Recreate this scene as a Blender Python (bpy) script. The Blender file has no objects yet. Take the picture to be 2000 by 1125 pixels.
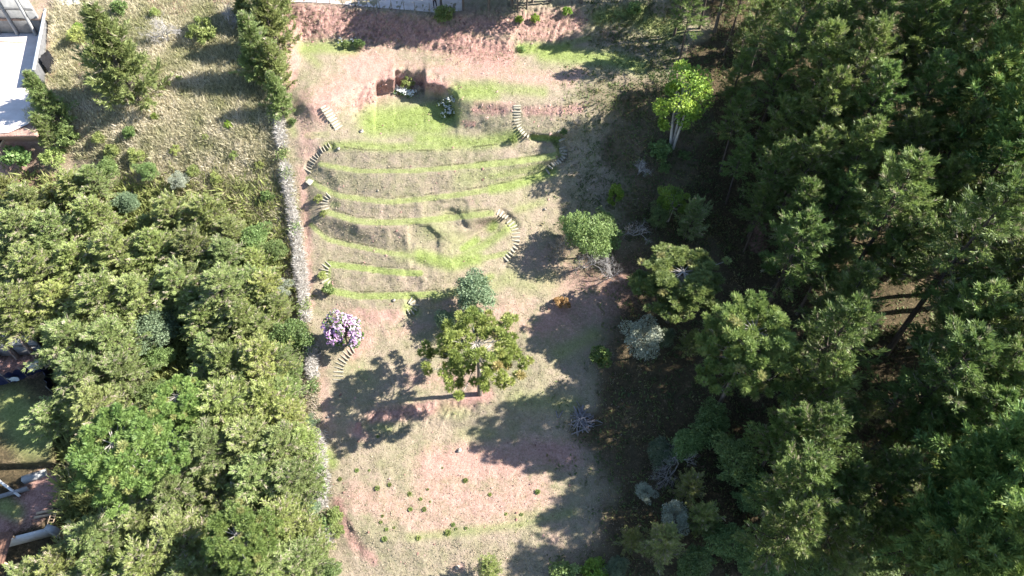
import bpy, math, random
import numpy as np
from mathutils import Vector, Matrix
from mathutils.bvhtree import BVHTree

# ------------------------------------------------------------------ camera, sky, sun, exposure
scene = bpy.context.scene
COL = scene.collection
PITCH = math.radians(52.0)                 # drone camera looks 52 degrees below the horizon
CAM = np.array([0.0, -41.9, 53.6])
FOC = 1351.0                               # focal length for a 2000 px wide picture
cam_d = bpy.data.cameras.new('drone_camera')
cam_d.sensor_width = 36.0
cam_d.lens = 36.0 * FOC / 2000.0
cam_d.clip_end = 3000.0
cam_o = bpy.data.objects.new('drone_camera', cam_d)
COL.objects.link(cam_o)
cam_o.location = CAM
cam_o.rotation_euler = (math.radians(90.0) - PITCH, 0, 0)
scene.camera = cam_o

SUN_EL = math.radians(38.0)
SUN_HX, SUN_HY = 1.0, 0.10                 # sun stands to the right and slightly up-hill
world = bpy.data.worlds.new('World')
scene.world = world
world.use_nodes = True
wn = world.node_tree.nodes
bg = wn['Background']
sky = wn.new('ShaderNodeTexSky')
sky.sky_type = 'NISHITA'
sky.sun_disc = False
sky.sun_elevation = SUN_EL
sky.sun_rotation = math.atan2(SUN_HX, SUN_HY)
sky.altitude = 1600.0
world.node_tree.links.new(sky.outputs[0], bg.inputs[0])
bg.inputs[1].default_value = 0.088
sun_d = bpy.data.lights.new('sun', 'SUN')
sun_d.energy = 4.7
sun_d.angle = math.radians(0.5)
sun_d.color = (1.0, 0.96, 0.90)
sun_o = bpy.data.objects.new('sun', sun_d)
COL.objects.link(sun_o)
sdir = Vector((SUN_HX, SUN_HY, 0)).normalized() * math.cos(SUN_EL) + Vector((0, 0, math.sin(SUN_EL)))
sun_o.rotation_euler = sdir.to_track_quat('Z', 'Y').to_euler()
sun_o.location = (40, 0, 60)
vs = scene.view_settings
vs.view_transform = 'Standard'
vs.look = 'None'
vs.gamma = 1.0
vs.exposure = 2.2
vs.use_curve_mapping = False

# ------------------------------------------------------------------ pixel <-> place helpers
FWD = np.array([0, math.cos(PITCH), -math.sin(PITCH)])
UPV = np.array([0, math.sin(PITCH), math.cos(PITCH)])
RGT = np.array([1.0, 0, 0])
def ray(px, py):
    px = np.asarray(px, float); py = np.asarray(py, float)
    return FWD + ((px - 1000.0) / FOC)[..., None] * RGT + ((562.5 - py) / FOC)[..., None] * UPV
def at_z(px, py, z):
    d = ray(px, py)
    t = (np.asarray(z, float) - CAM[2]) / d[..., 2]
    return CAM + t[..., None] * d
def ss(a, b, x):
    t = np.clip((x - a) / (b - a), 0, 1)
    return t * t * (3 - 2 * t)
def seg_dist(X, Y, poly):
    best = np.full(X.shape, 1e9)
    for (x0, y0), (x1, y1) in zip(poly[:-1], poly[1:]):
        dx, dy = x1 - x0, y1 - y0
        L = dx * dx + dy * dy + 1e-9
        t = np.clip(((X - x0) * dx + (Y - y0) * dy) / L, 0, 1)
        best = np.minimum(best, np.hypot(X - x0 - t * dx, Y - y0 - t * dy))
    return best
def in_poly(X, Y, poly):
    r = np.zeros(X.shape, bool)
    n = len(poly)
    for i in range(n):
        x0, y0 = poly[i]; x1, y1 = poly[(i + 1) % n]
        c = ((y0 > Y) != (y1 > Y)) & (X < (x1 - x0) * (Y - y0) / (y1 - y0 + 1e-12) + x0)
        r ^= c
    return r
def soft_poly(X, Y, poly, w):
    d = seg_dist(X, Y, poly + [poly[0]])
    s = np.where(in_poly(X, Y, poly), d, -d)
    return ss(-w, w, s)
def vnoise(X, Y, seed):                    # smooth value noise, numpy
    rs = np.random.RandomState(seed)
    tab = rs.rand(256, 256)
    xi = np.floor(X).astype(int); yi = np.floor(Y).astype(int)
    fx = X - xi; fy = Y - yi
    fx = fx * fx * (3 - 2 * fx); fy = fy * fy * (3 - 2 * fy)
    a = tab[xi & 255, yi & 255]; b = tab[(xi + 1) & 255, yi & 255]
    c = tab[xi & 255, (yi + 1) & 255]; d = tab[(xi + 1) & 255, (yi + 1) & 255]
    return (a * (1 - fx) + b * fx) * (1 - fy) + (c * (1 - fx) + d * fx) * fy

# ------------------------------------------------------------------ materials
def nmat(name):
    m = bpy.data.materials.new(name); m.use_nodes = True
    return m, m.node_tree.nodes, m.node_tree.links
def leaf_mat(name, c1, c2, c3=None, trans=0.3, rough=0.55):
    """three colours mixed by the per-leaf attribute t; every plant shifts a little by object random"""
    if any(q in name for q in ('grass', 'lawn', 'hedge', 'petal', 'clod')):
        c1, c2, c3 = [None if c is None else tuple(v * 0.75 for v in c) for c in (c1, c2, c3)]
    m, n, l = nmat(name)
    p = n['Principled BSDF']; out = n['Material Output']
    a = n.new('ShaderNodeAttribute'); a.attribute_name = 't'
    cr = n.new('ShaderNodeValToRGB')
    e = cr.color_ramp.elements
    e[0].position = 0.0; e[0].color = (*c1, 1)
    e[1].position = 0.8; e[1].color = (*c2, 1)
    if c3:
        x = e.new(0.93); x.color = (*c3, 1)
        e[1].position = 0.78
    l.new(a.outputs['Fac'], cr.inputs[0])
    oi = n.new('ShaderNodeObjectInfo')
    mr = n.new('ShaderNodeMapRange'); mr.inputs[3].default_value = 0.78; mr.inputs[4].default_value = 1.25
    l.new(oi.outputs['Random'], mr.inputs[0])
    ml = n.new('ShaderNodeMath'); ml.operation = 'MULTIPLY'; ml.inputs[1].default_value = 7.31
    fr = n.new('ShaderNodeMath'); fr.operation = 'FRACT'
    l.new(oi.outputs['Random'], ml.inputs[0]); l.new(ml.outputs[0], fr.inputs[0])
    mh = n.new('ShaderNodeMapRange'); mh.inputs[3].default_value = 0.485; mh.inputs[4].default_value = 0.515
    l.new(fr.outputs[0], mh.inputs[0])
    hs = n.new('ShaderNodeHueSaturation')
    l.new(mr.outputs[0], hs.inputs['Value']); l.new(mh.outputs[0], hs.inputs['Hue']); l.new(cr.outputs[0], hs.inputs['Color'])
    l.new(hs.outputs[0], p.inputs['Base Color'])
    p.inputs['Roughness'].default_value = rough
    p.inputs['Specular IOR Level'].default_value = 0.35
    tr = n.new('ShaderNodeBsdfTranslucent'); l.new(hs.outputs[0], tr.inputs[0])
    mx = n.new('ShaderNodeMixShader'); mx.inputs[0].default_value = trans
    l.new(p.outputs[0], mx.inputs[1]); l.new(tr.outputs[0], mx.inputs[2]); l.new(mx.outputs[0], out.inputs[0])
    return m
def rough_mat(name, c1, c2, scale=6.0, rough=0.85, bump=0.3, detail=6.0, stretch=None, bdist=0.05):
    c1, c2 = [tuple(v * 0.75 for v in c) for c in (c1, c2)]
    m, n, l = nmat(name)
    p = n['Principled BSDF']
    tc = n.new('ShaderNodeTexCoord')
    mp = n.new('ShaderNodeMapping'); l.new(tc.outputs['Object'], mp.inputs[0])
    if stretch: mp.inputs['Scale'].default_value = stretch
    nz = n.new('ShaderNodeTexNoise'); nz.inputs['Scale'].default_value = scale; nz.inputs['Detail'].default_value = detail
    nz.inputs['Roughness'].default_value = 0.65
    l.new(mp.outputs[0], nz.inputs['Vector'])
    cr = n.new('ShaderNodeValToRGB')
    cr.color_ramp.elements[0].position = 0.32; cr.color_ramp.elements[0].color = (*c1, 1)
    cr.color_ramp.elements[1].position = 0.68; cr.color_ramp.elements[1].color = (*c2, 1)
    l.new(nz.outputs['Fac'], cr.inputs[0]); l.new(cr.outputs[0], p.inputs['Base Color'])
    p.inputs['Roughness'].default_value = rough
    p.inputs['Specular IOR Level'].default_value = 0.25
    b = n.new('ShaderNodeBump'); b.inputs['Strength'].default_value = bump; b.inputs['Distance'].default_value = bdist
    l.new(nz.outputs['Fac'], b.inputs['Height']); l.new(b.outputs[0], p.inputs['Normal'])
    return m

# ------------------------------------------------------------------ mesh helpers
class MB:
    """collects vertices, faces and the per-vertex attribute t of ONE mesh"""
    def __init__(s): s.v = []; s.f3 = []; s.f4 = []; s.t = []; s.n = 0
    def add(s, v, f3=None, f4=None, t=0.5):
        v = np.asarray(v, float).reshape(-1, 3)
        s.v.append(v)
        s.t.append(np.broadcast_to(np.asarray(t, float), (len(v),)) if np.ndim(t) == 0 else np.asarray(t, float))
        if f3 is not None and len(f3): s.f3.append(np.asarray(f3, np.int32).reshape(-1, 3) + s.n)
        if f4 is not None and len(f4): s.f4.append(np.asarray(f4, np.int32).reshape(-1, 4) + s.n)
        s.n += len(v)
    def tube(s, pts, rad, sides=5, t=0.5, cap=False):
        pts = np.asarray(pts, float); rad = np.broadcast_to(np.asarray(rad, float), (len(pts),))
        tan = np.gradient(pts, axis=0); tan /= np.linalg.norm(tan, axis=1)[:, None] + 1e-9
        ref = np.where(np.abs(tan[:, 2:3]) > 0.9, np.array([[1.0, 0, 0]]), np.array([[0, 0, 1.0]]))
        a = np.cross(tan, ref); a /= np.linalg.norm(a, axis=1)[:, None] + 1e-9
        b = np.cross(tan, a)
        ang = np.arange(sides) * 2 * math.pi / sides
        v = pts[:, None, :] + rad[:, None, None] * (np.cos(ang)[None, :, None] * a[:, None, :] + np.sin(ang)[None, :, None] * b[:, None, :])
        k = len(pts); f = []
        for i in range(k - 1):
            for j in range(sides):
                f.append((i * sides + j, i * sides + (j + 1) % sides, (i + 1) * sides + (j + 1) % sides, (i + 1) * sides + j))
        f3 = []
        if cap:
            for j in range(1, sides - 1):
                f3.append(((k - 1) * sides, (k - 1) * sides + j, (k - 1) * sides + j + 1))
                f3.append((0, j + 1, j))
        s.add(v.reshape(-1, 3), f3, f, t)
    def kites(s, c, d, length, width, rs, t=None, fold=0.25):
        """leaf-shaped kites: base c, direction d"""
        c = np.asarray(c, float); N = len(c)
        d = d / (np.linalg.norm(d, axis=1)[:, None] + 1e-9)
        r = rs.normal(size=(N, 3)) * 0.6 + np.array([0, 0, 0.9]); sd = np.cross(d, r)   # leaf blades mostly face the sky; sd /= np.linalg.norm(sd, axis=1)[:, None] + 1e-9
        up = np.cross(sd, d)
        L = np.broadcast_to(length, (N,))[:, None]; W = np.broadcast_to(width, (N,))[:, None]
        p0 = c; p1 = c + d * L * 0.45 + sd * W * 0.5 + up * W * fold; p2 = c + d * L; p3 = c + d * L * 0.45 - sd * W * 0.5 + up * W * fold
        v = np.stack([p0, p1, p2, p3], 1).reshape(-1, 3)
        f = np.arange(4 * N).reshape(N, 4)
        tt = 0.5 if t is None else np.repeat(np.broadcast_to(t, (N,)), 4)
        s.add(v, None, f, tt)
    def box(s, x0, x1, y0, y1, z0, z1, t=0.5):
        v = [(x, y, z) for z in (z0, z1) for y in (y0, y1) for x in (x0, x1)]
        s.add(v, None, [(0, 2, 3, 1), (4, 5, 7, 6), (0, 1, 5, 4), (2, 6, 7, 3), (0, 4, 6, 2), (1, 3, 7, 5)], t)
    def mesh(s, name, mat, smooth=False):
        me = bpy.data.meshes.new(name)
        v = np.concatenate(s.v).astype(np.float32)
        f3 = np.concatenate(s.f3) if s.f3 else np.zeros((0, 3), np.int32)
        f4 = np.concatenate(s.f4) if s.f4 else np.zeros((0, 4), np.int32)
        nl = f3.size + f4.size
        me.vertices.add(len(v)); me.vertices.foreach_set('co', v.ravel())
        me.loops.add(nl); me.loops.foreach_set('vertex_index', np.concatenate([f3.ravel(), f4.ravel()]).astype(np.int32))
        nf = len(f3) + len(f4)
        me.polygons.add(nf)
        st = np.concatenate([np.arange(len(f3)) * 3, f3.size + np.arange(len(f4)) * 4]).astype(np.int32)
        me.polygons.foreach_set('loop_start', st)
        if smooth: me.polygons.foreach_set('use_smooth', np.ones(nf, bool))
        at = me.attributes.new('t', 'FLOAT', 'POINT'); at.data.foreach_set('value', np.concatenate(s.t).astype(np.float32))
        me.update(calc_edges=True); me.validate()
        me.materials.append(mat)
        return me
def link(name, me, parent=None, loc=(0, 0, 0), rot=(0, 0, 0), scale=(1, 1, 1)):
    o = bpy.data.objects.new(name, me); COL.objects.link(o)
    o.location = loc; o.rotation_euler = rot; o.scale = scale if np.ndim(scale) else (scale,) * 3
    if parent is not None: o.parent = parent
    return o
LABELS = set()
def tag(o, label, cat, group=None):
    assert label not in LABELS, label
    n = len(label.split()); assert 4 <= n <= 16, (n, label)
    LABELS.add(label)
    o['label'] = label; o['category'] = cat
    if group: o['group'] = group
    return o
def stuff(o, label, cat):
    tag(o, label, cat); o['kind'] = 'stuff'; return o
def structure(o, label, cat):
    tag(o, label, cat); o['kind'] = 'structure'; return o
def empty(name, loc=(0, 0, 0), rz=0.0, scale=1.0):
    return link(name, None, None, loc, (0, 0, rz), scale)
ORD = ['first', 'second', 'third', 'fourth', 'fifth', 'sixth', 'seventh', 'eighth', 'ninth', 'tenth', 'eleventh', 'twelfth',
       'thirteenth', 'fourteenth', 'fifteenth', 'sixteenth', 'seventeenth', 'eighteenth', 'nineteenth', 'twentieth',
       'twenty-first', 'twenty-second', 'twenty-third', 'twenty-fourth', 'twenty-fifth', 'twenty-sixth', 'twenty-seventh',
       'twenty-eighth', 'twenty-ninth', 'thirtieth', 'thirty-first', 'thirty-second', 'thirty-third', 'thirty-fourth']

# ------------------------------------------------------------------ terrain: contour lines seen in the photo, bottom to top
# each line: (name, points (px, py), slope in degrees of the ground below it, measured on the middle of the plot)
LINES = [
 ('low',   [(-700, 1900), (2700, 1900)], 0),
 ('B',     [(-700, 1180), (400, 1150), (640, 1110), (700, 1125), (900, 1128), (1300, 1120), (2700, 1150)], 6),
 ('P0',    [(-700, 1030), (400, 1010), (560, 930), (640, 950), (690, 1032), (760, 1058), (900, 1046), (1100, 1034), (1300, 1000), (2700, 990)], 24),
 ('P1',    [(-700, 870), (560, 862), (640, 870), (760, 840), (880, 832), (960, 852), (1100, 872), (1300, 856), (2700, 850)], 4),
 ('P2',    [(-700, 800), (560, 810), (640, 826), (720, 800), (860, 780), (960, 782), (1100, 806), (1300, 792), (2700, 790)], 30),
 ('Q',     [(-700, 640), (560, 640), (610, 612), (650, 628), (700, 640), (780, 626), (850, 604), (950, 600), (1100, 590), (2700, 580)], 13),
 ('T1o',   [(-700, 580), (560, 580), (600, 574), (645, 575), (700, 586), (800, 585), (850, 582), (950, 560), (1100, 520), (2700, 520)], 31),
 ('T1i',   [(-700, 560), (560, 560), (600, 560), (645, 560), (700, 571), (800, 570), (850, 567), (950, 542), (1100, 500), (2700, 500)], 3),
 ('T2o',   [(-700, 520), (560, 520), (600, 519), (640, 522), (700, 530), (760, 538), (815, 541), (880, 534), (1000, 488), (1100, 450), (2700, 450)], 36),
 ('T2i',   [(-700, 506), (560, 506), (600, 507), (640, 509), (700, 515), (760, 523), (815, 527), (880, 520), (1000, 472), (1100, 435), (2700, 435)], 3),
 ('T3o',   [(-700, 440), (560, 440), (600, 438), (614, 452), (640, 474), (690, 486), (760, 500), (800, 504), (880, 490), (960, 452), (1100, 410), (2700, 410)], 36),
 ('T3i',   [(-700, 428), (560, 428), (600, 424), (614, 440), (640, 462), (690, 474), (760, 488), (800, 494), (880, 478), (960, 440), (1100, 400), (2700, 400)], 3),
 ('T4o',   [(-700, 408), (560, 408), (600, 408), (640, 422), (700, 440), (760, 442), (830, 438), (900, 430), (960, 424), (1000, 416), (1100, 385), (2700, 385)], 36),
 ('T4i',   [(-700, 394), (560, 394), (600, 395), (640, 407), (700, 425), (760, 427), (830, 423), (900, 416), (960, 409), (1000, 402), (1100, 376), (2700, 376)], 3),
 ('T5o',   [(-700, 352), (560, 352), (600, 354), (612, 366), (660, 389), (760, 402), (830, 395), (900, 387), (1000, 369), (1080, 342), (1150, 322), (2700, 320)], 36),
 ('T5i',   [(-700, 338), (560, 338), (600, 340), (612, 352), (660, 376), (760, 388), (830, 381), (900, 373), (1000, 355), (1080, 328), (1150, 308), (2700, 308)], 3),
 ('T6o',   [(-700, 310), (560, 310), (600, 312), (625, 325), (700, 339), (800, 339), (900, 331), (1000, 321), (1080, 310), (1150, 292), (2700, 292)], 36),
 ('T6i',   [(-700, 302), (560, 302), (600, 304), (625, 316), (700, 329), (800, 329), (900, 321), (1000, 311), (1080, 300), (1150, 284), (2700, 284)], 3),
 ('T7',    [(-700, 276), (560, 276), (600, 278), (650, 284), (700, 293), (760, 296), (880, 294), (960, 284), (1000, 277), (1100, 270), (2700, 270)], 34),
 ('L',     [(-700, 256), (560, 256), (640, 252), (690, 236), (731, 216), (735, 185), (769, 183), (772, 170), (828, 170), (831, 189), (862, 190), (866, 206), (888, 222), (894, 246), (920, 252), (1000, 262), (1100, 262), (1200, 250), (2700, 250)], 4),
 ('U',     [(-700, 205), (560, 210), (640, 200), (700, 172), (731, 160), (735, 156), (769, 153), (772, 136), (828, 136), (831, 160), (866, 166), (890, 176), (896, 192), (920, 197), (1000, 203), (1100, 200), (1200, 192), (2700, 192)], None),
 ('K',     [(-700, 90), (520, 80), (590, 80), (650, 86), (740, 90), (840, 98), (900, 108), (990, 110), (1050, 92), (1150, 82), (1250, 70), (2700, 60)], 5),
 ('J',     [(-700, 8), (520, 8), (650, 13), (720, 20), (800, 26), (860, 32), (930, 24), (1000, 16), (1100, 12), (1300, 2), (2700, -6)], 36),
 ('R',     [(-700, -70), (520, -70), (860, -60), (1300, -70), (2700, -80)], 1),
 ('top',   [(-700, -460), (2700, -460)], 16),
]
def zsolve(px, py0, z0, py1, deg):         # elevation reached at py1 when climbing from (py0, z0) at a slope
    p = at_z(px, py0, z0); d = ray(px, py1)
    s = math.tan(math.radians(deg))
    # CAMz + t dz = z0 + s (CAMy + t dy - y0)
    t = (z0 + s * (CAM[1] - p[1]) - CAM[2]) / (d[2] - s * d[1])
    return CAM[2] + t * d[2]
REF = 800.0
def lpy(i, px): return np.interp(px, [a for a, _ in LINES[i][1]], [b for _, b in LINES[i][1]])
ZL = [0.0] * len(LINES)
for i in range(1, len(LINES)):
    if LINES[i][2] is None: ZL[i] = ZL[i - 1] + 2.1
    else: ZL[i] = zsolve(REF, lpy(i - 1, REF), ZL[i - 1], lpy(i, REF), LINES[i][2])
iq = [l[0] for l in LINES].index('T1i')
# elevation zero where the optical axis meets the hill
ZL0 = ZL[iq]
for it in range(30):                       # slopes depend weakly on the datum: iterate to a fixed point
    off = ZL[iq]
    ZL[0] -= off
    for i in range(1, len(LINES)):
        if LINES[i][2] is None: ZL[i] = ZL[i - 1] + 2.1
        else: ZL[i] = zsolve(REF, lpy(i - 1, REF), ZL[i - 1], lpy(i, REF), LINES[i][2])
ZD = {l[0]: ZL[i] for i, l in enumerate(LINES)}
NAMES = [l[0] for l in LINES]

cols = np.concatenate([np.arange(-700, -60, 40), np.arange(-60, 520, 7), np.arange(520, 1120, 3), np.arange(1120, 1320, 5),
                       np.arange(1320, 2080, 9), np.arange(2080, 2701, 40)]).astype(float)
RSTEP = 3.0
rows = np.arange(-452, 1604, 3).astype(float)
LY = np.stack([lpy(i, cols) for i in range(len(LINES))])          # lines x cols
for i in range(1, len(LINES)): LY[i] = np.minimum(LY[i], LY[i - 1] - 1.5)
Z = np.empty((len(rows), len(cols)))
for c in range(len(cols)): Z[:, c] = np.interp(rows, LY[::-1, c], np.array(ZL)[::-1])
PX, PY = np.meshgrid(cols, rows)
def blur(A, sig, axis):
    r = int(sig * 3) + 1
    k = np.exp(-0.5 * (np.arange(-r, r + 1) / sig) ** 2); k /= k.sum()
    B = np.pad(A, [(r, r) if a == axis else (0, 0) for a in range(2)], mode='reflect', reflect_type='odd')
    return np.apply_along_axis(lambda v: np.convolve(v, k, 'valid'), axis, B)
Zs = blur(Z, 21, 0)
plot = soft_poly(PX, PY, [(560, -30), (1330, -30), (1290, 160), (1130, 250), (1075, 345), (985, 420), (930, 500), (860, 600), (1000, 780), (1350, 800),
                          (1350, 1000), (1200, 1100), (900, 1130), (690, 1130), (630, 930), (600, 820), (614, 700), (624, 560), (632, 440), (624, 350), (588, 210)], 26)
road = soft_poly(PX, PY, [(-700, 20), (2700, 20), (2700, -80), (-700, -80)], 30) * ss(380, 560, PX)
Z = Zs + (Z - Zs) * np.maximum(plot, road)
Z = Z * 0.5 + blur(Z, 0.8, 0) * 0.5
# flat building plots cut into the slope on the far left
def pad(poly, ref, w):
    global Z
    m = soft_poly(PX, PY, poly, w)
    zr = Z[np.abs(rows - ref[1]).argmin(), np.abs(cols - ref[0]).argmin()]
    Z = Z + (zr - Z) * m
    return zr
ZY1 = pad([(-700, 40), (90, 44), (80, 130), (78, 270), (-700, 290)], (40, 180), 6)
ZY2 = pad([(-700, 672), (98, 674), (112, 760), (110, 905), (-700, 940)], (40, 800), 6)
ZY3 = pad([(-700, 946), (60, 938), (112, 925), (118, 1040), (-700, 1062)], (60, 990), 6)
# slumped scarps and cracks in the terraces: ground on the lower side has dropped
def scarp(line, depth, width, sharp=3.0):
    """line runs left to right; ground below it (in the picture) has sunk"""
    global Z
    d = seg_dist(PX, PY, line)
    ly = np.interp(PX, [p[0] for p in line], [p[1] for p in line])
    inside = ss(line[0][0] - 4, line[0][0] + 6, PX) * (1 - ss(line[-1][0] - 6, line[-1][0] + 4, PX))
    below = PY - ly
    Z = Z - depth * inside * ss(-sharp * 0.5, sharp, below) * (1 - ss(width * 0.35, width, below))
for L_, dp, wd in [
  ([(746, 396), (765, 398), (792, 402), (816, 400)], 0.2, 30),
  ([(828, 392), (846, 389), (858, 390), (870, 394), (885, 390), (905, 389), (914, 397)], 0.3, 40),
  ([(798, 437), (812, 435), (824, 439), (838, 441), (848, 452), (858, 456)], 0.5, 46),
  ([(762, 450), (772, 453), (790, 464)], 0.2, 26),
  ([(868, 404), (880, 402), (890, 410), (894, 413)], 0.2, 26),
  ([(802, 505), (822, 507), (832, 516), (842, 518)], 0.25, 26),
  ([(790, 524), (796, 529), (812, 535), (822, 540)], 0.3, 26),
  ([(720, 518), (735, 520), (752, 526), (762, 528)], 0.2, 26),
  ([(778, 381), (790, 378), (804, 380), (814, 386)], 0.25, 20),
  ([(870, 523), (880, 528)], 0.2, 14),
  ([(675, 1012), (690, 1035), (706, 1062)], 0.3, 36)]:
    scarp(L_, dp * 0.40, wd * 1.5)
def trench(line, depth, wl, wr):
    """a steep left-facing cut: line runs down the picture, the ground just left of it is lower"""
    global Z
    lx = np.interp(PY, [p[1] for p in line], [p[0] for p in line])
    ins = ss(line[0][1] - 6, line[0][1] + 4, PY) * (1 - ss(line[-1][1] - 8, line[-1][1] + 2, PY))
    left = lx - PX
    Z = Z - depth * ins * ss(-wr, wr, left) * (1 - ss(wl * 0.3, wl, left))
for L_, dp, wl in [
  ([(896, 410), (903, 424), (912, 440), (920, 450)], 0.6, 44),
  ([(862, 461), (866, 472)], 0.2, 20)]:
    trench(L_, dp * 0.36, wl * 1.5, 2.0)
scarp([(1035, 258), (1050, 262), (1070, 266), (1092, 270)], 0.22, 24)
def corridor(path, depth, w):              # stairs cut a little into the slope
    global Z
    Z = Z - depth * (1 - ss(w * 0.8, w * 1.1, seg_dist(PX, PY, path)))
corridor([(1088, 272), (1097, 281), (1100, 296), (1098, 306)], 0.34, 11)
corridor([(980, 418), (988, 425), (996, 433), (1002, 441)], 0.16, 11)
corridor([(802, 586), (808, 590), (809, 597), (807, 604), (802, 609)], 0.24, 11)
corridor([(644, 287), (633, 294), (622, 301), (613, 311), (606, 323)], 0.15, 10)
# natural unevenness
Z += 0.30 * (vnoise(PX / 70, PY / 70, 3) - 0.5) * (1 - 0.6 * plot) + 0.10 * (vnoise(PX / 18, PY / 18, 5) - 0.5) + 0.05 * (vnoise(PX / 6, PY / 6, 7) - 0.5)
banks = soft_poly(PX, PY, [(545, 10), (1280, 0), (1250, 80), (1000, 112), (880, 108), (590, 84)], 10) + soft_poly(PX, PY, [(690, 175), (734, 160), (734, 215), (690, 235)], 6) \
      + soft_poly(PX, PY, [(690, 800), (870, 775), (950, 790), (880, 832), (700, 850)], 12) + 0.3 * soft_poly(PX, PY, [(920, 200), (1110, 200), (1110, 232), (930, 232)], 10)
rill = np.abs(vnoise(PX / 5 + PY / 9 + 6 * vnoise(PX / 40, PY / 40, 31) + 300, PY / 30 + PX / 60, 11) - 0.5) * 2
Z -= 0.24 * np.clip(banks, 0, 1) * (1 - rill) * (vnoise(PX / 25, PY / 25, 12) * 0.7 + 0.4)
Z += 0.16 * np.clip(banks, 0, 1) * (vnoise(PX / 3.2 + 90, PY / 4.5, 33) - 0.5)
pitwall = soft_poly(PX, PY, [(732, 150), (770, 132), (832, 132), (895, 165), (898, 200), (860, 196), (770, 190), (732, 190)], 5)
Z -= 0.2 * pitwall * (vnoise(PX / 6, PY / 9, 14) - 0.4)
W = at_z(PX, PY, Z)                                               # rows x cols x 3

# masks of the ground's cover; one also carries some tree shade
def strokes(lst):
    M = np.zeros(PX.shape)
    for line, w, a in lst:
        d = seg_dist(PX, PY, line) if len(line) > 1 else np.hypot(PX - line[0][0], PY - line[0][1])
        M = np.maximum(M, a * (1 - (ss(w * 0.5, w * 0.82, d) if w <= 11 else ss(0.0, w * 1.45, d))))
    return M
def mid(name_o, name_i, x0, x1):
    a = NAMES.index(name_o); b = NAMES.index(name_i)
    xs = np.linspace(x0, x1, 24)
    return [(x, 0.5 * (lpy(a, x) + lpy(b, x))) for x in xs]
green = strokes([
  (mid('T1o', 'T1i', 648, 850), 11, .78), (mid('T2o', 'T2i', 640, 820), 10, .8), (mid('T3o', 'T3i', 608, 810), 8, .62),
  (mid('T4o', 'T4i', 640, 960), 10, .66), (mid('T5o', 'T5i', 602, 1075), 9, .62), (mid('T5o', 'T5i', 960, 1080), 14, .95), (mid('T6o', 'T6i', 626, 1075), 8, .62), (mid('T6o', 'T6i', 930, 1085), 11, .7),
  ([(640, 285), (700, 283), (760, 288), (880, 283), (970, 272), (1010, 262)], 14, .75),
  ([(730, 240), (800, 232), (850, 238), (870, 225)], 40, 1.0), ([(790, 225), (860, 212)], 22, 1.0), ([(820, 270), (930, 280), (1000, 268)], 20, .8),
  ([(1040, 268), (1090, 272)], 9, 1.0), ([(1080, 272), (1095, 300)], 8, .7),
  ([(895, 180), (960, 178)], 26, .85), ([(920, 168), (1000, 175), (1060, 180)], 16, .6),
  ([(1020, 95), (1080, 98), (1110, 100)], 16, .95), ([(1060, 105), (1200, 115), (1250, 130)], 22, .9), ([(1110, 85), (1150, 75)], 10, .5), ([(1170, 35), (1250, 20)], 22, .8), ([(1250, 40), (1320, 60)], 26, .7),
  ([(595, 95), (640, 92), (690, 95)], 18, .75), ([(600, 105), (620, 125)], 14, .5), ([(660, 84), (690, 82)], 8, .9),
  ([(820, 500), (880, 515), (930, 505)], 20, .95), ([(880, 515), (960, 470), (1000, 440)], 14, .75), ([(905, 485), (930, 470)], 12, 1.0), ([(960, 445), (965, 440)], 14, .9), ([(850, 580), (900, 568), (960, 540)], 12, .7), ([(940, 505), (990, 495)], 9, .6),
  ([(840, 450), (900, 470), (880, 490)], 28, .4), ([(780, 500), (850, 505)], 18, .5), ([(650, 400), (660, 400)], 10, .5), ([(640, 525), (640, 560)], 10, .7), ([(795, 600), (812, 610)], 14, .7), ([(900, 350), (1040, 330)], 26, .45), ([(870, 420), (960, 415)], 14, .4),
  ([(960, 345), (1060, 325)], 10, .6), ([(640, 885), (650, 905)], 16, .8), ([(650, 1000), (655, 1040)], 14, .7), ([(800, 1050), (880, 1042), (1010, 1025), (1120, 1000)], 14, .48), ([(1000, 1010), (1110, 1005)], 16, .4), ([(740, 835), (760, 838)], 14, .5), ([(900, 845), (960, 850)], 22, .35),
  ([(690, 715), (720, 740)], 22, .35), ([(1010, 410), (1060, 395)], 12, .5), ([(1020, 560), (1080, 540)], 30, .35), ([(960, 560), (1000, 540)], 22, .45), ([(1090, 690), (1160, 655)], 22, .5), ([(870, 800), (900, 810)], 24, .4), ([(1000, 780), (1120, 790)], 30, .45),
  ([(1060, 100), (1110, 90)], 14, .9), ([(600, 265), (640, 262)], 10, .35), ([(560, 230), (575, 262)], 12, .5), ([(110, 40), (112, 100)], 26, .55), ([(120, 120), (125, 190)], 30, .6), ([(20, 800), (70, 850)], 60, .75), ([(10, 990), (30, 1000)], 26, .7),
])
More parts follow.
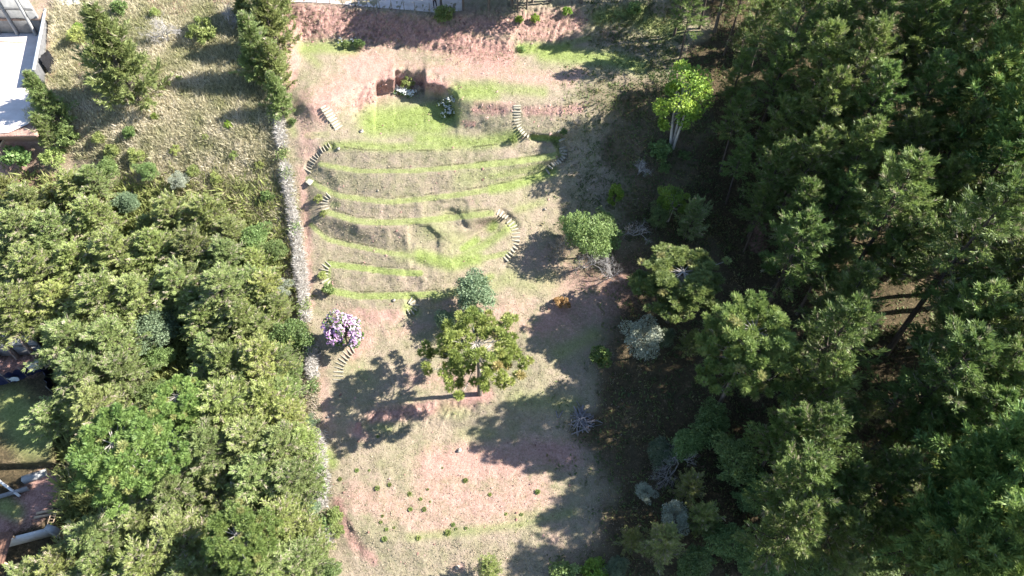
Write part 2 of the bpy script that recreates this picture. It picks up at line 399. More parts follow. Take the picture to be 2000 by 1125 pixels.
soil = strokes([
  ([(700, 118), (760, 140), (740, 160), (660, 180), (620, 210)], 46, .85), ([(770, 128), (900, 140), (1000, 140)], 24, .6), ([(690, 130), (720, 150)], 26, 1.0), ([(860, 138), (880, 135)], 16, .9), ([(1000, 150), (1110, 155), (1130, 140)], 22, .65), ([(930, 200), (1000, 205)], 10, .6), ([(600, 190), (600, 300)], 26, .6), ([(590, 330), (600, 480), (604, 600)], 14, .7),
  ([(850, 910), (920, 905), (1000, 905)], 52, .95), ([(850, 960), (950, 990), (1040, 960)], 62, .7), ([(700, 970), (800, 1000), (860, 1020)], 46, .6), ([(1030, 880), (1110, 890)], 40, .9), ([(1060, 1000), (1080, 1050)], 40, .4),
  ([(620, 700), (640, 830)], 22, .5), ([(690, 840), (710, 850)], 18, .8), ([(660, 640), (760, 620)], 24, .6), ([(690, 690), (720, 660)], 26, .7), ([(880, 590), (950, 600), (1020, 600)], 34, .5), ([(1060, 640), (1090, 610)], 30, .7),
  ([(300, 8), (360, 14)], 18, 1.0), ([(420, -2), (450, -2)], 14, 1.0), ([(540, 40), (575, 110), (565, 165)], 16, 1.0),
  ([(-300, 150), (30, 170)], 200, 1.0), ([(20, 240), (30, 300), (10, 330)], 50, 1.0), ([(760, 650), (830, 640)], 18, .5), ([(900, 1110), (890, 1110)], 16, .7), ([(780, 620), (700, 610)], 14, .6), ([(930, 380), (940, 430)], 26, .25),
])
red = strokes([
  ([(570, 30), (620, 40), (720, 50), (800, 62), (860, 72), (920, 95), (980, 105)], 42, 1.0), ([(600, 60), (640, 50)], 34, 1.0), ([(900, 50), (1000, 50), (1120, 45)], 34, .75), ([(1020, 70), (1090, 68)], 18, .8), ([(1180, 70), (1200, 75)], 18, .5),
  ([(700, 205), (725, 185)], 20, .9), ([(735, 170), (765, 165), (775, 160), (825, 160), (890, 178)], 18, 1.0), ([(930, 213), (985, 215)], 15, .7), ([(1030, 217), (1090, 216), (1130, 212)], 15, .7), ([(895, 238), (925, 242)], 9, .6),
  ([(650, 610), (740, 618), (780, 612)], 16, .5), ([(700, 640), (690, 690), (690, 720)], 12, .5), ([(730, 815), (880, 790), (950, 770)], 22, .8), ([(700, 830), (700, 845)], 10, .9), ([(660, 980), (668, 1010), (690, 1060), (730, 1095)], 16, .7), ([(800, 740), (930, 745)], 28, .5), ([(1060, 520), (1150, 560)], 60, .5), ([(1070, 880), (1100, 885)], 24, .6),
  ([(-300, 720), (60, 715)], 26, .9), ([(0, 1020), (60, 990), (90, 950)], 40, 1.0), ([(1480, 440), (1480, 480)], 20, .8), ([(1100, 640), (1200, 560)], 70, .55), ([(940, 640), (1060, 640)], 20, .5),
])
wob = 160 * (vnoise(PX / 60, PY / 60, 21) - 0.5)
litter_shade = ss(1060, 1240, PX + wob) * np.maximum(ss(330, 480, PY + wob) * 0.85, ss(1110, 1200, PX + 0.5 * wob) * ss(110, 190, PY) * 0.7)  # leaf litter, spread up the right slope partly to deepen the tree shade
litter_shade = np.maximum(litter_shade, ss(1270, 1400, PX + wob))
litter_shade = np.maximum(litter_shade, (1 - ss(430, 570, PX + wob)) * ss(300, 430, PY + wob))
litter_shade *= 1 - green * 0.6
field = soft_poly(PX, PY, [(130, -60), (540, -60), (535, 180), (560, 330), (575, 430), (420, 420), (300, 330), (160, 240), (100, 140)], 30)
red *= (1 - 0.85 * green)
FV = {'green': green, 'soil': soil, 'red': red, 'litter_shade': litter_shade, 'field': field}

# one ground sheet, carried on far beyond the frame
nr, nc = Z.shape
V = W.reshape(-1, 3)
idx = np.arange(nr * nc).reshape(nr, nc)
F = np.stack([idx[1:, :-1], idx[1:, 1:], idx[:-1, 1:], idx[:-1, :-1]], -1).reshape(-1, 4)
ring = np.concatenate([idx[0, :], idx[1:, -1], idx[-1, ::-1][1:], idx[::-1, 0][1:-1]])
cen = V[ring].mean(0)
VV = [V]; FF = [F]; prev = ring; base = len(V)
for k, sc in enumerate((1.6, 3.0, 8.0)):
    p = V[ring].copy()
    p[:, :2] = cen[:2] + (p[:, :2] - cen[:2]) * sc
    p[:, 2] = V[ring][:, 2] + np.where(V[ring][:, 2] > 8, (4.0, 9.0, 12.0)[k], (-2.0, -5.0, -9.0)[k])
    new = np.arange(base, base + len(ring)); base += len(ring)
    VV.append(p)
    FF.append(np.stack([prev, np.roll(prev, -1), np.roll(new, -1), new], -1))
    prev = new
mbT = MB(); mbT.add(np.concatenate(VV), None, np.concatenate(FF))

m_ground, n, l = nmat('hillside_ground')
p = n['Principled BSDF']; p.inputs['Roughness'].default_value = 0.95; p.inputs['Specular IOR Level'].default_value = 0.12
tc = n.new('ShaderNodeTexCoord')
def noise(sc, det=5, rough=0.6):
    q = n.new('ShaderNodeTexNoise'); q.inputs['Scale'].default_value = sc; q.inputs['Detail'].default_value = det; q.inputs['Roughness'].default_value = rough
    l.new(tc.outputs['Object'], q.inputs['Vector']); return q.outputs['Fac']
def ramp(inp, stops):
    cr = n.new('ShaderNodeValToRGB'); e = cr.color_ramp.elements
    e[0].position, e[0].color = stops[0][0], (*stops[0][1], 1)
    e[1].position, e[1].color = stops[1][0], (*stops[1][1], 1)
    for s_ in stops[2:]:
        x = e.new(s_[0]); x.color = (*s_[1], 1)
    l.new(inp, cr.inputs[0]); return cr.outputs[0]
def math2(op, a, b):
    q = n.new('ShaderNodeMath'); q.operation = op
    for i_, x in enumerate((a, b)):
        if isinstance(x, (int, float)): q.inputs[i_].default_value = x
        else: l.new(x, q.inputs[i_])
    return q.outputs[0]
n_4 = noise(2.6, 4, 0.75); n_f = noise(5.6, 5, 0.8); n_m = noise(1.1, 5, 0.7); n_l = noise(0.25, 4, 0.6); n_x = noise(9.0, 3, 0.75)
def attr(a):
    q = n.new('ShaderNodeAttribute'); q.attribute_name = a; return q.outputs['Fac']
def cover(a, amp=0.9, soft=0.16):
    nn = math2('ADD', math2('MULTIPLY', math2('SUBTRACT', n_m, 0.5), amp), math2('MULTIPLY', math2('SUBTRACT', n_f, 0.5), amp * 1.1))
    v = math2('ADD', attr(a), nn)
    mr = n.new('ShaderNodeMapRange'); mr.interpolation_type = 'SMOOTHSTEP'
    mr.inputs[1].default_value = 0.5 - soft * 2.6; mr.inputs[2].default_value = 0.5 + soft * 2.6
    l.new(v, mr.inputs[0]); return mr.outputs[0]
def mix(f, a, b):
    q = n.new('ShaderNodeMix'); q.data_type = 'RGBA'
    l.new(f, q.inputs[0]); l.new(a, q.inputs[6]); l.new(b, q.inputs[7]); return q.outputs[2]
nn2 = math2('ADD', math2('MULTIPLY', n_f, 0.5), math2('ADD', math2('MULTIPLY', n_m, 0.22), math2('MULTIPLY', n_4, 0.28)))
nc_ = n.new('ShaderNodeMapRange'); nc_.inputs[1].default_value = 0.34; nc_.inputs[2].default_value = 0.66; nc_.inputs[3].default_value = 0.08; nc_.inputs[4].default_value = 0.92; l.new(nn2, nc_.inputs[0]); nn2 = nc_.outputs[0]
dry = ramp(nn2, [(0.2, (0.18, 0.15, 0.095)), (0.8, (0.405, 0.34, 0.245)), (0.50, (0.30, 0.25, 0.172))])
nl2 = math2('ADD', math2('MULTIPLY', n_l, 0.5), math2('MULTIPLY', n_m, 0.5))
pale = ramp(nl2, [(0.40, (0.25, 0.25, 0.125)), (0.60, (0.37, 0.28, 0.22))])
q = n.new('ShaderNodeMix'); q.data_type = 'RGBA'; q.inputs[0].default_value = 0.5
l.new(dry, q.inputs[6]); l.new(pale, q.inputs[7]); colr = q.outputs[2]
c_field = ramp(nn2, [(0.2, (0.15, 0.15, 0.065)), (0.8, (0.38, 0.345, 0.22))])
c_soil = ramp(nn2, [(0.2, (0.32, 0.18, 0.14)), (0.8, (0.52, 0.355, 0.295)), (0.5, (0.425, 0.265, 0.21))])
c_red = ramp(nn2, [(0.2, (0.22, 0.115, 0.09)), (0.8, (0.52, 0.335, 0.28)), (0.5, (0.40, 0.23, 0.19))])
c_green = ramp(nn2, [(0.2, (0.13, 0.17, 0.04)), (0.8, (0.32, 0.365, 0.14)), (0.5, (0.225, 0.275, 0.08))])
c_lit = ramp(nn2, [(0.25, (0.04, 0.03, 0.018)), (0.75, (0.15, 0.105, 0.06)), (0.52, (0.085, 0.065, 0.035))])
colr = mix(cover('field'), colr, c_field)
colr = mix(cover('litter_shade', 0.7), colr, c_lit)
colr = mix(cover('soil', 1.0), colr, c_soil)
colr = mix(cover('red', 0.9), colr, c_red)
colr = mix(cover('green', 0.42, 0.2), colr, c_green)
sp = n.new('ShaderNodeMapRange'); sp.inputs[1].default_value = 0.33; sp.inputs[2].default_value = 0.42; sp.inputs[3].default_value = 0.36; sp.inputs[4].default_value = 0.71
l.new(n_x, sp.inputs[0])
vm = n.new('ShaderNodeVectorMath'); vm.operation = 'SCALE'; l.new(colr, vm.inputs[0]); l.new(sp.outputs[0], vm.inputs['Scale'])
l.new(vm.outputs[0], p.inputs['Base Color'])
b1 = n.new('ShaderNodeBump'); b1.inputs['Strength'].default_value = 1.0; b1.inputs['Distance'].default_value = 0.15
l.new(math2('ADD', math2('MULTIPLY', n_f, 0.7), math2('MULTIPLY', n_x, 0.3)), b1.inputs['Height']); l.new(b1.outputs[0], p.inputs['Normal'])

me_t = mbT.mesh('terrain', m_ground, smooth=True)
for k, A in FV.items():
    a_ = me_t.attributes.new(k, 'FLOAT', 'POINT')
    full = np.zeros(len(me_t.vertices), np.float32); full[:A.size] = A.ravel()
    if k == 'litter_shade': full[A.size:] = 0.6
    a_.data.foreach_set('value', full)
o_t = link('terrain', me_t)
structure(o_t, 'terraced grass and red earth hillside under everything', 'ground')
BVH = BVHTree.FromPolygons([tuple(v) for v in V], [tuple(f) for f in F.tolist()])
def ground(x, y):
    h = BVH.ray_cast(Vector((x, y, 300.0)), Vector((0, 0, -1)))
    return h[0].z if h[0] else 0.0
def gnormal(x, y):
    h = BVH.ray_cast(Vector((x, y, 300.0)), Vector((0, 0, -1)))
    return h[1] if h[0] else Vector((0, 0, 1))
def at(px, py, h=0.0):
    """the place that the photo shows at a pixel, h metres above the ground"""
    d = ray(px, py)
    if h == 0.0:
        hit = BVH.ray_cast(Vector(CAM), Vector(d).normalized())
        if hit[0]: return np.array(hit[0])
    lo, hi = 15.0, 160.0
    for t in np.arange(20.0, 160.0, 1.5):
        q_ = CAM + t * d
        if q_[2] - ground(q_[0], q_[1]) < h: hi = t; break
        lo = t
    for _ in range(14):
        m_ = 0.5 * (lo + hi); q_ = CAM + m_ * d
        if q_[2] - ground(q_[0], q_[1]) < h: hi = m_
        else: lo = m_
    return CAM + hi * d
def project(P):
    P = np.asarray(P, float) - CAM
    z_ = P @ FWD
    return np.stack([1000 + FOC * (P @ RGT) / z_, 562.5 - FOC * (P @ UPV) / z_], -1)
print({k: round(v, 1) for k, v in ZD.items()})

# ------------------------------------------------------------------ plant kinds (meshes shared by all copies of a kind)
M_BARK = rough_mat('grey_brown_bark', (0.085, 0.065, 0.05), (0.20, 0.165, 0.135), 9, 0.9, 0.6, stretch=(1, 1, 0.25))
M_BARKD = rough_mat('dark_pine_bark', (0.05, 0.038, 0.03), (0.13, 0.10, 0.08), 8, 0.9, 0.6, stretch=(1, 1, 0.25))
M_PALE = rough_mat('pale_grey_limb', (0.30, 0.27, 0.23), (0.50, 0.46, 0.41), 9, 0.85, 0.3, stretch=(1, 1, 0.3))
M_TWIG = rough_mat('dry_beige_twig', (0.34, 0.28, 0.22), (0.56, 0.48, 0.39), 12, 0.9, 0.2)
M_DEAD = rough_mat('bleached_dead_twig', (0.36, 0.33, 0.30), (0.62, 0.58, 0.54), 10, 0.9, 0.2)
M_FEATH = leaf_mat('olive_feathery_leaf', (0.155, 0.20, 0.062), (0.28, 0.33, 0.118), (0.40, 0.35, 0.25), 0.4)
M_FEATHY = leaf_mat('yellow_olive_leaf', (0.17, 0.21, 0.06), (0.31, 0.355, 0.112), (0.42, 0.36, 0.25), 0.4)
M_PINE = leaf_mat('dark_pine_needle', (0.055, 0.10, 0.025), (0.18, 0.24, 0.062), (0.26, 0.235, 0.14), 0.38)
M_PINEB = leaf_mat('bright_pine_needle', (0.055, 0.12, 0.032), (0.21, 0.29, 0.07), (0.33, 0.33, 0.08), 0.3)
M_ARAU = leaf_mat('araucaria_needle', (0.085, 0.13, 0.025), (0.27, 0.30, 0.08), (0.33, 0.27, 0.11), 0.4)
M_ARAUG = leaf_mat('green_araucaria_needle', (0.06, 0.115, 0.025), (0.215, 0.28, 0.075), (0.28, 0.28, 0.10), 0.35)
M_BROAD = leaf_mat('green_broad_leaf', (0.07, 0.12, 0.032), (0.205, 0.275, 0.09), (0.27, 0.29, 0.13), 0.36)
M_BLUE = leaf_mat('blue_green_leaf', (0.075, 0.13, 0.035), (0.215, 0.30, 0.10), (0.27, 0.32, 0.15), 0.4)
M_SILV = leaf_mat('silver_grey_leaf', (0.13, 0.155, 0.10), (0.33, 0.355, 0.27), (0.46, 0.47, 0.40), 0.25)
M_LIME = leaf_mat('lime_green_leaf', (0.085, 0.175, 0.022), (0.27, 0.36, 0.05), (0.46, 0.48, 0.08), 0.38)
M_ORANGE = leaf_mat('orange_dry_leaf', (0.27, 0.155, 0.05), (0.47, 0.31, 0.12), (0.52, 0.38, 0.18), 0.3)
M_FLOWER = leaf_mat('purple_pink_petal', (0.46, 0.20, 0.50), (0.80, 0.56, 0.78), (0.90, 0.80, 0.88), 0.3)
M_WHITEF = leaf_mat('white_petal', (0.70, 0.72, 0.66), (0.85, 0.86, 0.82), None, 0.25)
UPZ = np.array([0, 0, 1.0])
def unit(v): return v / (np.linalg.norm(v) + 1e-9)
KIND = {}
def kind(name, parts, hc): KIND[name] = (parts, hc)      # parts: list of (part name, mesh, sub-parts), hc: height of crown centre

def feather(name, seed, H, R, base, nl, mat, tw=15, nk=22, kl=0.33, kw=0.06, droop=0.0, prof=1.0, bark=None, lean=0.0, twigs=0.35, trunk_r=0.14, el0=10, el1=66):
    """airy tree: limbs round a trunk, side twigs on every limb, needle sprays on every twig"""
    rs = np.random.RandomState(seed); tr = MB(); cr = MB(); tg = MB()
    top = np.array([lean * H, 0.3 * lean * H, H])
    bend = rs.normal(size=2) * 0.25
    def trunk(u): return top * u + np.array([bend[0], bend[1], 0]) * math.sin(u * math.pi)
    us = np.linspace(0, 1, 9)
    tr.tube([trunk(u) for u in us], trunk_r * (1 - 0.88 * us), 7)
    az = rs.rand() * 6.28
    for i in range(nl):
        f = (i + 0.5) / nl
        u = base + (1 - base) * f ** 0.9
        az += 2.39996 + rs.normal() * 0.25
        el = math.radians(el0 + (el1 - el0) * f ** 1.3 + rs.normal() * 7)
        Lb = R * ((1 - f) ** prof * 0.85 + 0.22) * (0.55 + 0.75 * rs.rand()) * (0.92 + 0.26 * math.sin(az * 2 + seed) * math.sin(az * 3 + 2 * seed))
        d0 = np.array([math.cos(az) * math.cos(el), math.sin(az) * math.cos(el), math.sin(el)])
        p0 = trunk(u); ts = np.linspace(0, 1, 6)
        pts = p0 + ts[:, None] * d0 * Lb + (ts ** 2)[:, None] * UPZ * Lb * (0.18 - droop) + np.cumsum(rs.normal(size=(6, 3)) * 0.04 * Lb, 0) * 0.5
        tr.tube(pts, 0.035 * (Lb / 2.5) * (1.15 - ts), 3)
        tl = rs.rand()
        for k in range(tw):
            s = 0.22 + 0.78 * (k + rs.rand()) / tw
            j = min(int(s * 5), 4); q = s * 5 - j
            b0 = pts[j] * (1 - q) + pts[j + 1] * q
            ld = unit(pts[j + 1] - pts[j])
            sd = unit(np.cross(ld, UPZ) + 1e-6) * (1 if k % 2 else -1)
            td = unit(ld * (0.75 + 0.5 * rs.rand()) + sd * (0.95 - 0.5 * s) + UPZ * rs.normal() * 0.35)
            Lt = (0.32 + 0.42 * (1 - s) + 0.15 * rs.rand()) * min(1.25, Lb / 1.8 + 0.35)
            x = rs.rand(nk) ** 0.7
            c = b0 + x[:, None] * td * Lt + rs.normal(size=(nk, 3)) * 0.045
            dd = td * 1.0 + rs.normal(size=(nk, 3)) * 0.40 + UPZ * 0.15
            t = np.clip(0.42 * tl + 0.38 * rs.rand(nk) + 0.22 * rs.rand(), 0, 0.86)
            if rs.rand() < 0.05: t = np.full(nk, 0.97)
            cr.kites(c, dd, kl * (0.65 + 0.7 * rs.rand(nk)), kw * (0.7 + 0.6 * rs.rand(nk)), rs, t)
            if rs.rand() < twigs:
                e_ = b0 + td * Lt * 1.12
                tg.tube([b0, 0.5 * (b0 + e_) + rs.normal(size=3) * 0.04, e_], [0.03, 0.022, 0.01], 3)
    parts = [('trunk', tr.mesh(name + '_trunk', bark or M_BARK), []), ('crown', cr.mesh(name + '_crown', mat), [])]
    if tg.n: parts.append(('twigs', tg.mesh(name + '_twigs', M_TWIG), []))
    kind(name, parts, H * (base + 1) * 0.52)

def araucaria(name, seed, H, R, nl, mat, tiers=3, tufts=4, nk=46, spread=0.16, tl=0.36):
    """candelabra tree: bare pole, whorls of long pale limbs that sweep up at the ends into round needle tufts"""
    rs = np.random.RandomState(seed); tr = MB(); lb = MB(); cr = MB()
    us = np.linspace(0, 1, 8)
    tr.tube(np.stack([0.12 * np.sin(us * 3), 0.08 * np.sin(us * 4), us * H], 1), 0.26 * (1 - 0.72 * us), 9)
    for i in range(nl):
        k = i % tiers
        az = 6.283 * (i // tiers) / (nl / tiers) + k * 0.7 + rs.normal() * 0.18
        f = k / max(1, tiers - 1)
        z0 = H * (1 - spread * (1 - f)) - rs.rand() * 0.25
        Lb = R * (1.0 - 0.42 * f) * (0.72 + 0.36 * rs.rand())
        rise = (0.05 + 0.22 * f) * Lb
        ts = np.linspace(0, 1, 8)
        rad = np.array([math.cos(az), math.sin(az), 0])
        tan = np.array([-rad[1], rad[0], 0]) * rs.normal() * 0.10
        sag = -0.10 * Lb * np.sin(ts * math.pi * 0.85)
        pts = np.array([0, 0, z0]) + (ts ** 0.95)[:, None] * rad * Lb + (ts ** 2)[:, None] * tan * Lb
        pts[:, 2] += sag * (1 - 0.4 * f) + rise * ts + 0.16 * Lb * ts ** 4
        lb.tube(pts, 0.052 * (1.1 - 0.75 * ts), 4)
        lt = rs.rand()
        for j in range(tufts):
            s = 1.0 - 0.36 * (j / max(1, tufts - 1)) if tufts > 1 else 1.0
            q = np.array([np.interp(s, ts, pts[:, a]) for a in range(3)])
            off = rs.normal(size=3) * np.array([0.42, 0.42, 0.16]) * (0 if j == 0 else 1)
            c0 = q + off + UPZ * 0.18
            if j: lb.tube([q - rad * 0.15, 0.5 * (q + c0) - UPZ * 0.08, c0], [0.03, 0.024, 0.018], 3)
            d = rs.normal(size=(nk, 3)); d[:, 2] = np.abs(d[:, 2]) * 0.9 - 0.25
            d /= np.linalg.norm(d, axis=1)[:, None]
            st = c0 + d * 0.10
            t = np.clip(0.35 * lt + 0.35 * rs.rand() + 0.3 * rs.rand(nk), 0, 0.86)
            if rs.rand() < 0.06: t = t * 0 + 0.95
            cr.kites(st, d + rad * 0.15, tl * (0.75 + 0.5 * rs.rand(nk)), 0.052, rs, t)
            m2 = nk // 2
            cr.kites(c0 + d[:m2] * 0.22 + rs.normal(size=(m2, 3)) * 0.06, d[:m2] + UPZ * 0.3, tl * 0.8, 0.07, rs, t[:m2])
    kind(name, [('trunk', tr.mesh(name + '_trunk', M_BARK), []), ('limbs', lb.mesh(name + '_limbs', M_PALE), []), ('crown', cr.mesh(name + '_crown', mat), [])], H * 0.97)

def broad(name, seed, H, R, nb, mat, nk=230, kl=0.24, kw=0.17, base=0.3, blob=0.33, bark=None, squash=0.8, flowers=None, trunk_r=0.12, stems=1, hollow=0.55):
    """broadleaf crown: leafy clumps round an uneven dome, each on its own branch"""
    rs = np.random.RandomState(seed); tr = MB(); cr = MB(); fl = MB()
    cz = H * (base + 1) * 0.5; hz = H * (1 - base) * 0.5
    for s in range(stems):
        a = s * 2.4 + rs.rand(); e = np.array([math.cos(a), math.sin(a), 0]) * (0.25 * R if stems > 1 else 0)
        tr.tube([e * 0.2, e * 0.6 + UPZ * cz * 0.5, e + UPZ * cz * 1.15], [trunk_r, trunk_r * 0.75, trunk_r * 0.35], 6)
    for i in range(nb):
        f = (i + 0.5) / nb
        zz = 1 - 1.75 * f; az = i * 2.39996 + rs.normal() * 0.3
        rr = math.sqrt(max(0, 1 - zz * zz)) if zz > -0.999 else 0
        k = hollow + (1 - hollow) * rs.rand() ** 0.4
        k *= (0.72 + 0.5 * rs.rand()) * (1 + 0.22 * math.sin(az * 2 + seed))
        c0 = np.array([math.cos(az) * rr * R * k * 0.82, math.sin(az) * rr * R * k * 0.82, cz + zz * hz * k * 0.85])
        br = R * blob * (0.5 + 0.8 * rs.rand()); el_ = 1 + 0.3 * rs.normal(size=3)
        tr.tube([np.array([0, 0, max(0.15 * H, cz - hz * 0.6)]), c0 * np.array([0.45, 0.45, 0.9]), c0], [trunk_r * 0.5, trunk_r * 0.28, 0.012], 3)
        d = rs.normal(size=(nk, 3)); d /= np.linalg.norm(d, axis=1)[:, None]
        rad = br * (0.45 + 0.6 * rs.rand(nk) ** 0.6)
        pos = c0 + d * rad[:, None] * np.array([1, 1, squash]) * np.clip(el_, 0.6, 1.5)
        dd = d * 0.55 + rs.normal(size=(nk, 3)) * 0.6 + UPZ * 0.15
        tl = rs.rand()
        t = np.clip(0.40 * tl + 0.5 * rs.rand(nk), 0, 0.9)
        cr.kites(pos, dd, kl * (0.6 + 0.7 * rs.rand(nk)), kw * (0.6 + 0.7 * rs.rand(nk)), rs, t)
        if flowers:
            g = rs.rand(nk) < flowers * np.clip(0.55 + d[:, 2] + 0.5 * zz, 0.05, 1.3)
            m = int(g.sum())
            if m:
                pf = c0 + d[g] * (rad[g] * 1.0 + 0.08)[:, None]
                fl.kites(np.repeat(pf, 2, 0), rs.normal(size=(2 * m, 3)), 0.19, 0.19, rs, np.clip(0.12 + 0.6 * rs.rand(2 * m) + 0.4 * tl, 0, 1))
    parts = [('trunk', tr.mesh(name + '_trunk', bark or M_BARK), []), ('crown', cr.mesh(name + '_crown', mat), [])]
    if fl.n: parts.append(('blossom', fl.mesh(name + '_blossom', M_FLOWER), []))
    kind(name, parts, cz + 0.3 * hz)

def bare(name, seed, H, depth, mat, n0=5, spread=0.75, r0=0.05, ratio=0.66):
    """leafless shrub: forking twigs; the main stem and the twigs are its parts"""
    rs = np.random.RandomState(seed); st = MB(); tw = MB()
    def grow(p, d, L, r, k):
        e = p + d * L; m = 0.5 * (p + e) + rs.normal(size=3) * 0.06 * L
        (st if k >= depth - 1 else tw).tube([p, m, e], [r, r * 0.8, r * 0.55], 3 if k < depth - 1 else 5)
        if k == 0: return
        for _ in range(n0 if k == depth else rs.randint(2, 5)):
            b = p + (e - p) * (0.45 + 0.55 * rs.rand())
            grow(b, unit(d + rs.normal(size=3) * spread + UPZ * 0.12), L * (ratio * (0.75 + 0.5 * rs.rand())), r * 0.55, k - 1)
    for s in range(3): grow(np.array([rs.normal() * 0.1, rs.normal() * 0.1, 0]), unit(np.array([rs.normal() * 0.4, rs.normal() * 0.4, 1.0])), H * 0.42, r0, depth)
    kind(name, [('stem', st.mesh(name + '_stem', mat), []), ('twigs', tw.mesh(name + '_twigs', mat), [])], H * 0.6)

for i in range(4): feather('feather_%d' % i, 10 + i, 9.5 + i * 0.7, 3.2 + 0.3 * (i % 3), 0.18, 88, M_FEATH if i % 2 else M_FEATHY, prof=0.6, lean=0.03 * (i - 1.5), twigs=0.85)
for i in range(2): feather('spire_%d' % i, 30 + i, 8.0 + i, 3.0, 0.05, 105, M_FEATH, tw=13, nk=20, prof=1.0, kl=0.42, kw=0.075, twigs=0.12, el0=12, el1=74)
for i in range(4): feather('pine_%d' % i, 50 + i, 19.0 + 0.4 * i, 3.6 + 0.3 * (i % 2), 0.45, 64, M_PINE, tw=17, nk=22, kl=0.40, kw=0.058, prof=0.7, bark=M_BARKD, twigs=0.2, trunk_r=0.30, el0=0, el1=55)
for i in range(2): feather('bright_pine_%d' % i, 70 + i, 18.0 + i, 4.0, 0.45, 64, M_PINEB, tw=18, nk=24, kl=0.44, kw=0.062, prof=0.6, bark=M_BARKD, twigs=0.1, trunk_r=0.32, el0=5, el1=60)
araucaria('araucaria_0', 80, 9.4, 4.7, 52, M_ARAU, 4, 3, nk=150, spread=0.26, tl=0.42)
araucaria('araucaria_1', 81, 13.5, 4.4, 72, M_ARAUG, 4, 6, nk=100, spread=0.26, tl=0.42)
araucaria('araucaria_2', 82, 14.5, 4.9, 80, M_ARAUG, 5, 6, nk=95, spread=0.32, tl=0.42)
araucaria('araucaria_bare', 83, 14.0, 3.6, 15, M_ARAU, 3, 1, nk=60, spread=0.36, tl=0.5)
broad('broad_0', 90, 6.5, 2.6, 24, M_BROAD, nk=320, kl=0.2, kw=0.13)
broad('broad_1', 91, 5.5, 2.4, 30, M_BLUE, kl=0.26, kw=0.12)
broad('broad_2', 92, 7.5, 2.5, 20, M_LIME, base=0.30, trunk_r=0.13, stems=3, blob=0.27, hollow=0.7, bark=M_PALE, nk=300, kl=0.2, kw=0.14)
broad('silver_0', 93, 6.0, 2.0, 16, M_SILV, nk=420, kl=0.17, kw=0.09, blob=0.46, base=0.4)
broad('dense_0', 94, 5.5, 2.3, 36, leaf_mat('grey_green_leaf', (0.07, 0.11, 0.055), (0.19, 0.245, 0.135), (0.25, 0.28, 0.17), 0.35), nk=300, kl=0.20, kw=0.11, blob=0.36, base=0.25)
broad('flower_0', 95, 4.2, 1.75, 16, M_BROAD, nk=330, kl=0.2, kw=0.13, base=0.12, flowers=0.30)
broad('bush_0', 96, 1.9, 1.0, 12, M_BROAD, nk=150, kl=0.2, kw=0.12, base=0.05, trunk_r=0.04)
broad('bush_1', 97, 1.7, 1.0, 11, M_LIME, nk=150, kl=0.18, kw=0.11, base=0.05, trunk_r=0.04)
broad('bush_2', 98, 1.6, 1.0, 11, M_FEATHY, nk=170, kl=0.22, kw=0.06, base=0.05, trunk_r=0.04)
broad('bush_3', 99, 1.8, 1.1, 11, M_BLUE, nk=160, kl=0.18, kw=0.10, base=0.05, trunk_r=0.04)
broad('bush_4', 100, 1.6, 0.9, 11, M_ORANGE, nk=170, kl=0.16, kw=0.10, base=0.08, trunk_r=0.04)
broad('lime_column', 101, 3.0, 1.0, 18, M_LIME, nk=150, kl=0.2, kw=0.12, base=0.1, trunk_r=0.06)
broad('dark_column', 102, 3.0, 1.0, 18, M_PINE, nk=150, kl=0.2, kw=0.12, base=0.1, trunk_r=0.06)
bare('bare_0', 110, 2.6, 5, M_DEAD, n0=6)
bare('bare_1', 111, 3.2, 5, M_DEAD, n0=5, spread=0.55)
bare('bare_2', 112, 2.8, 5, M_TWIG, n0=6, spread=0.8)

_rr = random.Random(5)
def plant(kname, name, px, py, label, cat, group=None, scale=1.0, base=False, rz=None, sq=1.0):
    """px, py: where the photo shows the crown's middle (base=True: the foot)"""
    parts, hc = KIND[kname]
    if base: P = at(px, py)
    else:
        P = at(px, py, hc * scale); P[2] = ground(P[0], P[1])
    P = P - np.array([0, 0, 0.06])
    o = empty(name, P, _rr.random() * 6.28 if rz is None else rz, (scale, scale, scale * sq))
    tag(o, label, cat, group)
    for pn, me, subs in parts:
        c = link(pn, me, o)
        if pn in ('twigs', 'blossom', 'limbs', 'crown'): c['kind'] = 'stuff'
        for sn, sm in subs: link(sn, sm, c)
    return o

# ------------------------------------------------------------------ single trees and shrubs of the plot
A = 'araucaria tree'
plant('araucaria_0', 'araucaria_tree', 937, 770, 'umbrella araucaria with yellow-green tufts standing alone in mid-plot', A, scale=0.92, base=True, rz=0.6)
plant('araucaria_1', 'araucaria_tree', 1304, 628, 'round green araucaria with white bare limbs, above the silver tree', A, scale=0.9, base=True, rz=2.0, sq=0.64)
plant('araucaria_2', 'araucaria_tree', 1396, 806, 'largest pale green araucaria beside the dark pine wood', A, scale=0.84, base=True, rz=4.0, sq=1.1)
plant('araucaria_bare', 'araucaria_tree', 1396, 62, 'nearly bare araucaria with few yellow tufts at top edge', A, scale=0.8, base=True, rz=1.0)
plant('araucaria_2', 'araucaria_tree', 222, 868, 'big araucaria crown over the left building site', A, scale=0.80, rz=0.3)
plant('araucaria_1', 'araucaria_tree', 462, 1046, 'araucaria among feathery trees near the bottom of the hedge', A, scale=0.62, rz=0.9)
plant('araucaria_1', 'araucaria_tree', 345, 775, 'dark shaded araucaria sunk in the left wood', A, scale=0.55, rz=2.9)
plant('broad_2', 'lime_tree', 1312, 288, 'tall lime-yellow tree with pale stems at the pine wood edge', 'tree', scale=1.3, base=True, rz=2.2)
plant('lime_column', 'lime_shrub', 1204, 372, 'small lime-green columnar shrub alone in the tree shade', 'shrub', scale=0.85)
